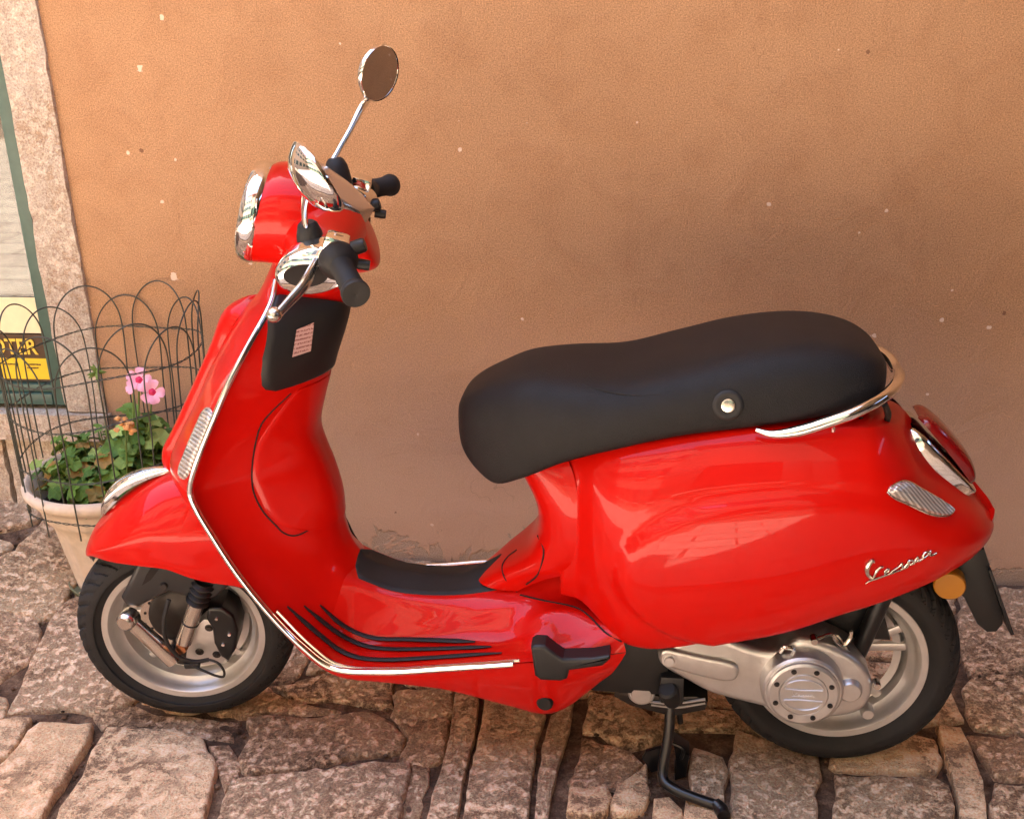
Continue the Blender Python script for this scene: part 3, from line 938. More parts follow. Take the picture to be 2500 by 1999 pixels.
def bulge(x, z):
    q = math.hypot((x - .56) / .315, (z - .50) / .165)
    s = smooth01((1.035 - q) / .085)
    g = math.exp(-((q - 1.05) / .035) ** 2)
    return (.014 * s - .0022 * g) * smooth01((.80 - x) / .36)
def body_y(x, z):
    zt, zb = bi(x, BZT), bi(x, BZB)
    tt = (z - zt) / (zb - zt)
    return -(bi(x, BHW) * prof(x, tt) + bulge(x, z))
bx_dense = []
for a, b in zip(BX[:-1], BX[1:]):
    k3 = max(2, int((b - a) / .010))
    bx_dense += [a + (b - a) * j / k3 for j in range(k3)]
bx_dense.append(BX[-1])
# smooth the station curves
def sm(arr):
    c = cr([(x, v, 0) for x, v in zip(BX, arr)], 12)
    xs2 = [p[0] for p in c]; vs = [p[1] for p in c]
    return xs2, vs
_s = {n: sm(a) for n, a in (('hw', BHW), ('zb', BZB), ('zt', BZT))}
def bs(n, x):
    return float(np.interp(x, _s[n][0], _s[n][1]))
_pd = [i / 40 for i in range(41)]
def smooth_prof(x):
    return [p[1] for p in cr([(tt, prof(x, tt), 0) for tt in PT], 5)], [p[0] for p in cr([(tt, prof(x, tt), 0) for tt in PT], 5)]
rows = []
for x in bx_dense:
    hw, zb, zt = bs('hw', x), bs('zb', x), bs('zt', x)
    ys_, ts_ = smooth_prof(x)
    crown = .012 + .02 * smooth01((x - .7) / .1)
    half = [(x, 0, zt + crown * .6), (x, -hw * ys_[0] * .5, zt + crown * .45)]
    for yy, tt in zip(ys_, ts_):
        z = zt + (zb - zt) * tt
        half.append((x, -(hw * yy + bulge(x, z)), z))
    last = half[-1]
    half += [(x, last[1] * .965, last[2] - .002), (x, last[1] * .93, last[2] + .006), (x, last[1] * .90, last[2] + .03)]
    full = half + [(p[0], -p[1], p[2]) for p in half[:0:-1]]
    rows.append(full)
bm = bmesh.new()
V = grid(bm, rows)
cap(bm, V[0]); cap(bm, V[-1])
finish('body_shell', bm, 'red_paint', scooter, sharp=70)
# panel below the seat nose: sweeps in and flares out again on to the floor
up_ = []
for z, xc, w, xb in ((.380, -.035, .070, .05), (.400, -.012, .080, .075), (.425, .016, .096, .11), (.448, .045, .114, .15), (.475, .072, .126, .168), (.510, .087, .1325, .175), (.545, .090, .1335, .175), (.580, .083, .1325, .175), (.615, .066, .127, .172), (.650, .047, .117, .165), (.682, .030, .100, .15)):
    up_.append([(xc + (xb - xc) * abs(u) ** 2.7, w * math.sin(math.pi / 2 * u) ** 1 if u >= 0 else -w * math.sin(-math.pi / 2 * u), z) for u in (-1, -.85, -.7, -.52, -.35, -.18, 0, .18, .35, .52, .7, .85, 1)])
loft('underseat_panel', up_, 'red_paint', scooter, nu=5, nv=4, sharp=80)
# dark inner mudguard so the shell is not hollow
ib = []
for x in (.21, .25, .3, .4, .5, .6, .7, .8, .87):
    hw, zb, zt = bs('hw', x), bs('zb', x), bs('zt', x)
    ib.append([(x, -hw * .82, zb + .012), (x, -hw * .8, zb + (zt - zb) * .35), (x, -hw * .3, zb + (zt - zb) * .45), (x, hw * .3, zb + (zt - zb) * .45), (x, hw * .8, zb + (zt - zb) * .35), (x, hw * .82, zb + .012)])
loft('inner_mudguard', ib, 'black_plastic', scooter, nu=3, nv=3)

# --- seat
SX  = [-.060, -.055, -.043, -.018, .020, .070, .150, .250, .350, .450, .545, .615, .660, .686, .699, .704]
SHW = [.012, .042, .075, .100, .122, .142, .160, .170, .172, .169, .162, .150, .132, .105, .066, .015]
SZB = [.715, .698, .678, .653, .633, .652, .694, .728, .755, .770, .784, .796, .806, .814, .822, .836]
SZT = [.730, .752, .773, .792, .810, .828, .834, .836, .862, .890, .903, .899, .886, .870, .855, .846]
rows = []
for i in range(len(SX)):
    x, hw, zb, zt = SX[i], SHW[i], SZB[i], SZT[i]
    H = zt - zb
    half = [(x, 0, zt), (x, -hw * .38, zt - H * .010), (x, -hw * .66, zt - H * .05), (x, -hw * .83, zt - H * .15), (x, -hw * .93, zt - H * .32), (x, -hw * .985, zt - H * .55), (x, -hw, zt - H * .78), (x, -hw * .99, zb + H * .06), (x, -hw * .965, zb), (x, -hw * .9, zb - .004), (x, -hw * .5, zb - .008)]
    rows.append(half + [(p[0], -p[1], p[2]) for p in half[:0:-1]])
loft('seat', rows, 'seat_vinyl', scooter, nu=6, nv=3, closed=True, caps=True, sharp=80)

# --- tail light: chromed housing and red lens
TL = [(0.7586,-0.045,0.7414), (0.7957,-0.045,0.7171), (0.8492,-0.045,0.6583), (0.8689,-0.04,0.6119)]
hs = []
NX, NZ = .74, .67
for x, z, w in ((.745, .720, .050), (.762, .712, .060), (.785, .690, .063), (.815, .660, .064), (.845, .628, .060), (.866, .604, .050), (.876, .592, .022)):
    hs.append([(x - NX * .030, -w * 1.04, z - NZ * .030), (x, -w * 1.02, z), (x + NX * .013, -w * .97, z + NZ * .013), (x + NX * .016, -w * .6, z + NZ * .016), (x + NX * .017, 0, z + NZ * .017), (x + NX * .016, w * .6, z + NZ * .016), (x + NX * .013, w * .97, z + NZ * .013), (x, w * 1.02, z), (x - NX * .030, w * 1.04, z - NZ * .030)])
lh = loft('tail_light_housing', hs, 'chrome', scooter, nu=4, nv=3, sharp=60)
ls = []
for x, z, w, d in ((.768, .742, .028, .002), (.777, .735, .044, .014), (.798, .712, .049, .021), (.825, .681, .050, .023), (.850, .650, .048, .023), (.868, .625, .040, .016), (.876, .611, .020, .004)):
    ls.append([(x, -w, z), (x + NX * d * .7, -w * .93, z + NZ * d * .7), (x + NX * d, -w * .6, z + NZ * d), (x + NX * d * 1.05, 0, z + NZ * d * 1.05), (x + NX * d, w * .6, z + NZ * d), (x + NX * d * .7, w * .93, z + NZ * d * .7), (x, w, z)])
loft('tail_light_lens', ls, 'red_lens', scooter, nu=4, nv=3, sharp=70)

# --- grab rail behind the seat
GR = [(0.4746,-0.172,0.7708), (0.4998,-0.18,0.767), (0.5415,-0.182,0.7741), (0.5862,-0.182,0.7906), (0.6313,-0.175,0.8074), (0.6722,-0.15,0.8205), (0.7019,-0.11,0.8264), (0.7233,-0.05,0.8275)]
GR += [(GR[-1][0] + .004, 0, GR[-1][2] - .004)] + [(p[0], -p[1], p[2]) for p in GR[::-1]]
rail = tube('grab_rail', GR, [.004, .0105, .0105, .0105, .0105, .0105, .0105, .0105, .004], 'chrome', scooter, seg=14, smooth=8)
for sgn in (-1, 1):
    tube('bracket', [(.690, sgn * .115, .800), (.700, sgn * .105, .775), (.695, sgn * .095, .752), (.672, sgn * .100, .756), (.650, sgn * .110, .772)], .0055, 'dark_steel', rail, seg=8)
    tube('bracket', [(.600, sgn * .155, .778), (.604, sgn * .150, .762), (.603, sgn * .146, .752)], .004, 'chrome', rail, seg=8)

# --- number plate carrier, reflector
pc = [(.842, .452), (.872, .500), (.902, .505), (.925, .450), (.948, .385), (.955, .350), (.945, .332), (.928, .330), (.910, .345), (.880, .400), (.850, .425)]
carrier = prism('plate_carrier', pc, -.062, .062, 'black_plastic', scooter, .006, 2)
prism('plate', [(.966, .335), (.972, .337), (.915, .470), (.910, .468)], -.075, .085, 'black_plastic', carrier, .001)
lathe('reflector', [(.0001, -.0075), (.0255, -.007), (.0275, -.005), (.028, 0), (.028, .02)], (0.8429,-0.085,0.4412), (.18, 1, .02), 'amber_lens', scooter, seg=40)
box('reflector_arm', (.845, -.055, .445), (.03, .05, .012), 'dark_steel', scooter, .002)
# ------------------------------------------------------------------ steered parts (fender, fork, front wheel, headset)
def SP(p):
    return tuple(STEER @ Vector(p))

# --- front fender
FT = [(-.846, .418), (-.840, .432), (-.818, .472), (-.786, .505), (-.750, .538), (-.696, .572), (-.655, .588), (-.600, .594), (-.540, .585), (-.480, .560)]      # crest
FLx = [(-.838, .398), (-.812, .432), (-.778, .438), (-.740, .438), (-.700, .435), (-.655, .428), (-.610, .405), (-.575, .390), (-.530, .375), (-.490, .355)]   # lip
FW = [.012, .054, .082, .096, .103, .106, .105, .101, .094, .085]
fs = []
for (cx, cz), (lx, lz), w in zip(FT, FLx, FW):
    half = []
    for s, yy in ((0, 0), (.025, .22), (.10, .46), (.24, .70), (.42, .90), (.52, .955), (.75, .985), (.93, 1.0), (1.0, .99)):
        half.append((cx + (lx - cx) * s, -w * yy, cz + (lz - cz) * s))
    fs.append(half[::-1] + [(p[0], -p[1], p[2]) for p in half[1:]])
fender = loft('front_fender', fs, 'red_paint', scooter, nu=6, nv=4, sharp=80, xf=STEER)
inner = [[(p[0] * 1.0 + (0.004 if p[0] < -.7 else 0), p[1] * .93, p[2] - .006) for p in r] for r in fs]
loft('fender_liner', inner, 'black_plastic', scooter, nu=4, nv=3, xf=STEER)
# chromed crest on the fender
cs = []
for x, z, w, h in ((-.800, .500, .004, .004), (-.790, .516, .014, .010), (-.765, .545, .019, .016), (-.735, .568, .019, .016), (-.700, .585, .016, .012), (-.668, .594, .010, .007), (-.645, .597, .004, .003)):
    cs.append([(x, -w, z - .008), (x - h * .3, -w * .92, z + h * .5), (x - h * .45, -w * .45, z + h * .78), (x - h * .5, 0, z + h * .85), (x - h * .45, w * .45, z + h * .78), (x - h * .3, w * .92, z + h * .5), (x, w, z - .008)])
loft('fender_crest', cs, 'chrome', fender, nu=5, nv=3, sharp=50, xf=STEER)

# --- tyre with moulded tread
def tyre(name, c, R, w, parent, xf=None, rim_r=0.166, seed=0):
    bm = bmesh.new()
    nseg, prof_pts = 360, []
    hw = w / 2
    # section: bead, sidewall, shoulder, crown
    sec = [(rim_r - .004, -hw * .62), (rim_r + .004, -hw * .78), (rim_r + .016, -hw * .93), (R - .046, -hw * 1.0), (R - .032, -hw * .985), (R - .022, -hw * .90), (R - .012, -hw * .72), (R - .005, -hw * .46), (R, 0)]
    sec = cr([(a, b, 0) for a, b in sec], 5)
    sec = [(p[0], p[1]) for p in sec]
    sec = sec + [(r, -y) for r, y in sec[-2::-1]]
    rows = []
    for i in range(nseg):
        a = 2 * math.pi * i / nseg
        row = []
        for r, y in sec:
            dr = 0.0
            u = abs(y) / hw
            if r > R - .034:
                sgn = 1 if y > 0 else -1
                ph = (a / (2 * math.pi) * 22 + sgn * .25 + 0.9 * u ** 1.5) % 1.0
                if .10 < u < .98 and min(ph, 1 - ph) < .085:
                    dr = -.0065
                ph2 = (a / (2 * math.pi) * 22 + .45 + sgn * .25 + 1.0 * u ** 1.5) % 1.0
                if .45 < u < .97 and min(ph2, 1 - ph2) < .065:
                    dr = -.0055
                if u < .035:
                    dr = -.004
            rr = r + dr
            row.append((c[0] + rr * math.cos(a), c[1] + y, c[2] + rr * math.sin(a)))
        rows.append(row)
    grid(bm, rows, closed_u=True)
    return finish(name, bm, 'tyre_rubber', parent, sharp=28, xf=xf)

def rim(name, c, parent, xf, dish, hw, R=0.173, spokes=True):
    bm = bmesh.new()
    prof_ = [(R, -hw + .002), (R - .001, -hw + .010), (R - .010, -hw + .013), (R - .013, -hw + .020), (R - .018, -hw + .030), (R - .024, -hw + .036), (R - .024, 0.0), (R - .024, hw - .03), (R - .006, hw - .006), (R, hw), (R - .014, hw)]
    prof_ = prof_[::-1]
    inner_ = [(R - .004, -hw - .002), (R - .016, -hw - .001), (R - .019, -hw + .002), (R - .022, -hw + .012), (R - .028, -hw + .022), (R - .036, -hw + .028), (R - .039, -hw + .040), (R - .041, -hw + .055), (R - .046, dish - .004), (R - .060, dish)]
    lathe_bm(prof_ + inner_, c, (0, 1, 0), 96, bm)
    if spokes:
        # five forked spokes running to the hub at the bottom of the dish
        for k2 in range(5):
            a0 = 2 * math.pi * k2 / 5 + .3
            for da in (-.16, .16):
                p0 = (c[0] + .035 * math.cos(a0), c[1] + dish + .004, c[2] + .035 * math.sin(a0))
                p1 = (c[0] + (R - .036) * math.cos(a0 + da), c[1] + dish, c[2] + (R - .036) * math.sin(a0 + da))
                tube_bm([p0, p1], .0105, 8, bm=bm, smooth=0, flat=.7)
    lathe_bm([(.0001, dish - .012), (.040, dish - .012), (.046, dish - .006), (.048, dish + .03), (.0001, dish + .03)], c, (0, 1, 0), 40, bm)
    return finish(name, bm, 'rim_silver', parent, sharp=35, xf=xf)

FC = (-.667, 0, .229)
fwheel = empty('wheel', (0, 0, 0), scooter)
tyre('tyre', FC, .229, .108, fwheel, STEER)
rim('rim', FC, fwheel, STEER, .012, .040)
# perforated brake disc
bm = lathe_bm([(.052, 0), (.100, 0), (.100, .004), (.052, .004)], (FC[0], -.006, FC[2]), (0, 1, 0), 64, None, 1.0, True)
disc = finish('brake_disc', bm, 'satin_chrome', fwheel, sharp=30, xf=STEER)
bm = bmesh.new()
for ring_r, nh, ph in ((.090, 20, 0), (.078, 20, .15), (.066, 20, .3)):
    for k2 in range(nh):
        a = 2 * math.pi * k2 / nh + ph
        lathe_bm([(.0001, 0), (.0032, 0), (.0032, .001)], (FC[0] + ring_r * math.cos(a), -.0068, FC[2] + ring_r * math.sin(a)), (0, 1, 0), 8, bm)
finish('disc_perforations', bm, 'seam_gap', disc, xf=STEER)

lathe('hub_carrier', [(.0001, -.010), (.058, -.010), (.066, -.004), (.068, .006)], (FC[0] - .006, -.022, FC[2] + .030), (0, 1, 0), 'dark_steel', scooter, seg=36, xf=STEER)
# --- single-sided suspension in front of the wheel
SY0 = -.075
cov = [(-0.7104,-0.095,0.4443), (-0.6719,-0.095,0.4515), (-0.5807,-0.095,0.4387), (-0.5474,-0.095,0.4094), (-0.5454,-0.095,0.3698), (-0.5735,-0.095,0.3459), (-0.5975,-0.095,0.3378), (-0.6207,-0.095,0.348), (-0.6657,-0.095,0.3637), (-0.6989,-0.095,0.3469), (-0.7303,-0.095,0.3298), (-0.756,-0.095,0.3356), (-0.7621,-0.095,0.3543), (-0.741,-0.095,0.3875)]
cover = prism('fork_cover', [(p[0], p[2]) for p in cov], -.090, -.045, 'grey_plastic', scooter, .010, 3, xf=STEER)
slot = [(-0.6807,-0.1,0.4353), (-0.6556,-0.1,0.4408), (-0.6763,-0.1,0.4173), (-0.694,-0.1,0.3956), (-0.714,-0.1,0.383), (-0.7001,-0.1,0.4094)]
prism('slot', [(p[0], p[2]) for p in slot], -.0908, -.085, 'seam_gap', cover, xf=STEER)
lathe('bolt', [(.0001, -.004), (.006, -.004), (.008, 0), (.008, .004)], (-0.6706,-0.091,0.3805), (0, 1, 0), 'dark_steel', cover, seg=16, xf=STEER)
# link arm: polished tube from the front knuckle to the hub
A0, A1 = (-0.7535,-0.095,0.3065), (-0.6859,-0.075,0.1864)
arm = tube('link_arm', [A0, A1], [.0155, .017, .0185], 'satin_chrome', scooter, seg=18, smooth=6, xf=STEER)
lathe('knuckle', [(.0001, -.018), (.014, -.018), (.019, -.013), (.020, -.004), (.020, .014), (.0001, .014)], A0, (.25, 1, 0), 'satin_chrome', arm, seg=30, xf=STEER)
lathe('knuckle', [(.0001, -.004), (.026, -.004), (.030, 0), (.030, .03)], (-0.6702,-0.06,0.19), (0, 1, 0), 'dark_steel', arm, seg=30, xf=STEER)
# damper: rubber bellows over a bright body
D0, D1 = (-0.6099,-0.085,0.3405), (-0.6545,-0.085,0.2389)
damper = tube('shock_absorber', [D0, D1], .0165, 'satin_chrome', scooter, seg=20, smooth=4, xf=STEER)
dv = Vector(D0) - Vector(D1)
bell = []
for i in range(25):
    u = i / 24
    bell.append((.0205 + .004 * math.sin(u * 2 * math.pi * 4), u * .055))
lathe('bellows', bell, Vector(D0) - dv.normalized() * .006, dv, 'black_rubber', damper, seg=28, xf=STEER)
lathe('clamp_ring', [(.0165, 0), (.0180, .001), (.0180, .003), (.0165, .004)], Vector(D1) + dv * .45, dv, 'dark_steel', damper, seg=24, xf=STEER)
lathe('foot_bolt', [(.0001, -.01), (.010, -.01), (.013, 0), (.013, .012), (.0001, .012)], (-0.6588,-0.09,0.2285), (0, 1, 0), 'copper', damper, seg=18, xf=STEER)
# bearing carrier plate
pl = [(-0.6455,-0.07,0.2512), (-0.6091,-0.07,0.2853), (-0.5887,-0.07,0.2784), (-0.5772,-0.07,0.236), (-0.5708,-0.07,0.1969), (-0.5861,-0.07,0.173), (-0.6266,-0.07,0.1674), (-0.6614,-0.07,0.1863)]
plate = prism('caliper_bracket', [(p[0], p[2]) for p in pl], -.075, -.045, 'cast_aluminium', scooter, .004, 2, xf=STEER)
for q in ((-0.6013,-0.076,0.2632), (-0.5954,-0.076,0.1953), (-0.6296,-0.076,0.2042)):
    lathe('bolt', [(.0001, -.003), (.005, -.003), (.006, 0), (.009, .001), (.010, .004)], q, (0, 1, 0), 'dark_steel', plate, seg=12, xf=STEER)
# caliper
ca = [(-0.5938,-0.08,0.3212), (-0.5652,-0.08,0.3199), (-0.5449,-0.08,0.2991), (-0.5396,-0.08,0.2598), (-0.5504,-0.08,0.2158), (-0.5704,-0.08,0.185), (-0.5843,-0.08,0.1979), (-0.5932,-0.08,0.2323), (-0.5916,-0.08,0.2705), (-0.6,-0.08,0.2921)]
cal = prism('brake_caliper', [(p[0], p[2]) for p in ca], -.088, -.02, 'black_enamel', scooter, .008, 3, xf=STEER)
for q in ((-0.5779,-0.09,0.2961), (-0.5575,-0.09,0.2562), (-0.5735,-0.09,0.2318)):
    lathe('bolt', [(.0001, -.003), (.0032, -.003), (.0045, 0), (.0045, .003)], q, (0, 1, 0), 'chrome', cal, seg=10, xf=STEER)
# hoses and cable loop
tube('brake_hose', [(-0.6623,-0.1,0.3534), (-0.6713,-0.11,0.3287), (-0.679,-0.112,0.2958), (-0.68,-0.112,0.2665), (-0.6727,-0.11,0.2373), (-0.6558,-0.105,0.211), (-0.6326,-0.1,0.1988), (-0.6065,-0.095,0.1985)], .0042, 'black_rubber', scooter, seg=10, xf=STEER)
tube('sensor_cable', [(-0.6455,-0.105,0.196), (-0.6153,-0.11,0.1816), (-0.5922,-0.112,0.1699), (-0.5779,-0.112,0.1668), (-0.5743,-0.112,0.1788), (-0.5819,-0.11,0.197), (-0.5957,-0.105,0.2034), (-0.6145,-0.1,0.2028)], .0026, 'black_rubber', scooter, seg=8, xf=STEER)
box('sensor', (-0.6405,-0.1,0.1918), (.032, .014, .014), 'black_plastic', scooter, .004, xf=STEER)

# --- headset: lamp nacelle, arms, neck
hn = Vector((-.955, 0, -.0)).normalized()
HL = Vector((-.417, 0, 1.105))
tilt = rad(17)
def ring_pts(cx, cz, ry, rz, tl, n=20, sq=1.0):
    out = []
    for j in range(n):
        a = 2 * math.pi * j / n
        ca_, sa_ = math.cos(a), math.sin(a)
        out.append((cx + math.sin(tl) * rz * sa_, ry * ca_, cz + math.cos(tl) * rz * sa_))
    return out
nac = []
for cx, cz, ry, rz, tl in ((-.416, 1.105, .0830, .0840, .30), (-.400, 1.105, .0875, .0885, .30), (-.385, 1.106, .090, .091, .28), (-.350, 1.103, .092, .091, .20), (-.315, 1.096, .090, .092, .10), (-.285, 1.084, .086, .089, .0), (-.255, 1.070, .080, .080, -.12), (-.232, 1.060, .072, .068, -.22), (-.216, 1.054, .062, .055, -.30), (-.208, 1.052, .045, .038, -.3), (-.206, 1.052, .008, .008, -.3)):
    nac.append(ring_pts(cx, cz, ry, rz, tl))
nacelle = loft('headset', nac, 'red_paint', scooter, nu=5, nv=2, closed=True, caps=True, sharp=80, xf=STEER)
neck = []
for z, cx, rx, ry in ((1.065, -.305, .085, .074), (1.025, -.310, .080, .070), (.995, -.318, .072, .064), (.970, -.326, .066, .060), (.945, -.335, .06, .056)):
    neck.append([(cx + rx * math.cos(a), ry * math.sin(a), z) for a in [2 * math.pi * j / 16 for j in range(16)]])
loft('steering_neck', neck, 'red_paint', scooter, nu=4, nv=2, closed=True, sharp=80, xf=STEER)
for sgn in (-1, 1):
    arms = []
    for y, cx, cz, rx, rz in ((.04, -.290, 1.080, .078, .064), (.085, -.285, 1.073, .066, .052), (.125, -.282, 1.068, .056, .044), (.160, -.280, 1.068, .052, .040), (.175, -.279, 1.068, .050, .038)):
        arms.append([(cx + rx * math.cos(a), sgn * y, cz + rz * math.sin(a)) for a in [2 * math.pi * j / 16 for j in range(16)]])
    loft('handlebar_cover', arms, 'red_paint', scooter, nu=4, nv=2, closed=True, sharp=80, xf=STEER)

# headlamp: chromed bezel, reflector, clear lens
ax = Vector((-math.cos(tilt), 0, math.sin(tilt)))
HLo = Vector((-.398, 0, 1.105))
bez = lathe('headlamp_bezel', [(.0860, -.004), (.0915, .002), (.0920, .010), (.0905, .020), (.0860, .028), (.0800, .031), (.0765, .027), (.074, .012)], HLo, ax, 'chrome', scooter, seg=64, xf=STEER)
lathe('headlamp_lens', [(.0001, .036), (.03, .035), (.055, .032), (.070, .027), (.076, .022)], HLo, ax, 'clear_lens', bez, seg=48, xf=STEER)

# instrument cover: a sloping glazed shield facing the rider
ic = []
for u in range(9):
    a = u / 8
    cx = -.318 + .116 * a
    cz = 1.196 - .094 * a ** 1.15
    w = .064 * (1 - (2 * abs(a - .45)) ** 3 * .75) ** .7
    ic.append([(cx - .014, -w * 1.02, cz - .020), (cx - .002, -w * .95, cz - .004), (cx + .002, -w * .5, cz + .003), (cx + .003, 0, cz + .005), (cx + .002, w * .5, cz + .003), (cx - .002, w * .95, cz - .004), (cx - .014, w * 1.02, cz - .020)])
loft('instrument_cover', ic, 'instrument_lens', nacelle, nu=5, nv=4, caps=False, sharp=70, xf=STEER)

# --- handlebar ends: chromed control housing, grip, lever, switches
def bar(y):
    a = abs(y)
    return (-.238 + (a - .23) * .342, y, 1.083 - (a - .23) * .165)
for sgn in (-1, 1):
    d = Vector(bar(sgn * .35)) - Vector(bar(sgn * .20))
    d.normalize()
    h0 = Vector(bar(sgn * .165))
    hs2 = []
    for y, cx, cz, rx, rz in ((.165, -.282, 1.068, .050, .038), (.176, -.284, 1.066, .060, .042), (.192, -.284, 1.062, .066, .043), (.208, -.281, 1.062, .066, .040), (.216, -.278, 1.062, .062, .036)):
        hs2.append([(cx + rx * math.cos(a), sgn * y, cz + rz * math.sin(a) + .14 * rx * math.cos(a)) for a in [2 * math.pi * j / 20 for j in range(20)]])
    hous = loft('control_housing', hs2, 'chrome', scooter, nu=4, nv=2, closed=True, caps=True, sharp=70, xf=STEER)
    lathe('housing_insert', [(.0001, .0012), (.019, .0012), (.020, -.004)], (-.296, sgn * .2165, 1.056), (0, sgn, 0), 'seam_gap', hous, seg=28, sx=1.9, xf=STEER)
    box('switch_block', (-.243, sgn * .200, 1.104), (.040, .046, .030), 'chrome', hous, .008, Matrix.Rotation(rad(18), 4, 'Y'), xf=STEER)
    c = h0 + d * .058
    k4 = .010 if sgn > 0 else 0
    lathe('switch', [(.0001, -.012), (.010, -.012), (.012, -.008), (.012, .01)], c + Vector((.036 - k4 * 1.5, -sgn * .03 if sgn > 0 else 0, .018 - k4 * 4)), Vector((-1, 0, -.3)), 'black_plastic', hous, seg=14, xf=STEER)
    lathe('switch', [(.0001, -.012), (.008, -.012), (.009, -.008), (.009, .01)], c + Vector((.040 - k4, -sgn * .02 if sgn > 0 else 0, -.012 - k4 * 3)), Vector((-1, 0, .2)), 'black_plastic', hous, seg=14, xf=STEER)
    g0 = h0 + d * .062
    gp = [(.020, 0), (.031, 0), (.033, .004), (.032, .012), (.028, .018), (.024, .026)] if sgn < 0 else [(.019, 0), (.021, .001), (.021, .010), (.020, .02)]
    L = .128
    for i in range(34):
        u = i / 33
        gp.append((.0195 - .0015 * math.sin(u * math.pi) + (.0009 if i % 2 else -.0006), .030 + u * (L - .046)))
    gp += [(.0205, L - .014), (.0225, L - .010), (.0230, L - .003), (.0215, L), (.006, L), (.0001, L - .001)]
    lathe('grip', gp, g0, d, 'black_rubber', scooter, seg=36, sharp=50, xf=STEER)
    # lever: pivots in the housing, ball at the tip
    p0 = h0 + d * .045 + Vector((-.030, 0, -.006))
    if sgn < 0:
        pts = [p0, Vector((-0.2915,-0.265,1.0568)), Vector((-0.3105,-0.29,1.0409)), Vector((-0.3262,-0.312,1.0289))]
        tip = Vector((-0.3335,-0.318,1.0275))
    else:
        pts = [p0, p0 + Vector((-.02, .05, -.02)), p0 + Vector((-.045, .10, -.035)), p0 + Vector((-.055, .13, -.04))]
        tip = pts[-1] + Vector((-.004, .008, -.002))
    lv = tube('brake_lever', [tuple(p) for p in pts], [.008, .0115, .0105, .0095, .0085], 'satin_chrome', scooter, seg=12, flat=.7, xf=STEER)
    lathe('ball_end', [(.0001, -.0125), (.007, -.0105), (.0115, -.005), (.0125, 0), (.0115, .005), (.007, .0105), (.0001, .0125)], tip, (0, 1, 0), 'satin_chrome', lv, seg=18, xf=STEER)

# --- mirrors
def mirror_asm(c, n, R, depth, stem, boot_c, boot_d, boot_l):
    root = empty('mirror', (0, 0, 0), scooter)
    n = Vector(n).normalized()
    c = Vector(c)
    lathe('shell', [(R, -.002), (R + .002, .002), (R + .0015, .007), (R * .93, depth * .38), (R * .78, depth * .65), (R * .52, depth * .88), (R * .25, depth * .98), (.0001, depth)], c, n, 'chrome', root, seg=48, xf=STEER)
    lathe('glass', [(.0001, 0), (R * .5, 0), (R - .001, 0)], c, n, 'mirror_glass', root, seg=48, xf=STEER)
    tube('stem', stem, [.0055, .0055, .0055, .006, .0085, .0095], 'chrome', root, seg=12, xf=STEER)
    lathe('boot', [(.0001, boot_l), (.012, boot_l), (.0165, boot_l - .004), (.0215, boot_l * .55), (.0235, boot_l * .2), (.024, 0), (.026, -.02)], boot_c, boot_d, 'black_rubber', root, seg=24, xf=STEER)
    return root
# near mirror: seen edge on, bright bowl towards the viewer
nc = Vector((-0.2501,-0.255,1.2295))
mirror_asm(nc, (-.80, -.33, -.42), .062, .040, [(-0.2936,-0.16,1.1078), (-0.2943,-0.175,1.1323), (-0.291,-0.19,1.1561), (-0.2811,-0.215,1.1855), (-0.2661,-0.245,1.2151)], (-0.2912,-0.155,1.0858), (-.06, -.12, 1), .045)
# far mirror: glass turned to the rider
fc = Vector((-0.1971,0.27,1.3002))
mirror_asm(fc, (-.78, .60, .17), .053, .034, [(-0.2849,0.16,1.1468), (-0.288,0.165,1.1585), (-0.2794,0.18,1.173), (-0.2559,0.21,1.2076), (-0.2366,0.245,1.2401), (-0.2249,0.272,1.2568)], (-0.2806,0.155,1.1296), (-.1, .1, 1), .035)
# ------------------------------------------------------------------ rear wheel, engine, stand
RC = (.667, 0, .235)
rwheel = empty('wheel', (0, 0, 0), scooter)
tyre('tyre', RC, .2365, .118, rwheel)
rim('rim', RC, rwheel, None, .0, .045)

def ol(*pts):
    return [(p[0], p[2]) for p in pts]
# swing-arm / transmission case
Y0 = -.150
case = ol((0.3222,-0.15,0.3005), (0.3234,-0.15,0.3122), (0.3338,-0.15,0.3199), (0.353,-0.15,0.3317), (0.3914,-0.15,0.3472), (0.4358,-0.15,0.3488), (0.4885,-0.15,0.3289), (0.5404,-0.15,0.3231), (0.5749,-0.15,0.3532), (0.619,-0.15,0.3452), (0.6678,-0.15,0.3236), (0.6966,-0.15,0.299), (0.7123,-0.15,0.2689), (0.7137,-0.15,0.2377), (0.6998,-0.15,0.205), (0.6679,-0.15,0.1891), (0.6163,-0.15,0.1837), (0.5482,-0.15,0.1947), (0.4721,-0.15,0.2108), (0.4184,-0.15,0.2256), (0.3797,-0.15,0.2479), (0.3411,-0.15,0.27), (0.3271,-0.15,0.2836))
case = [(p[0], p[1]) for p in cr([(a, b, 0) for a, b in case], 3, True)]
eng = prism('engine_case', case, Y0, -.065, 'cast_aluminium', scooter, .014, 4, sharp=50)
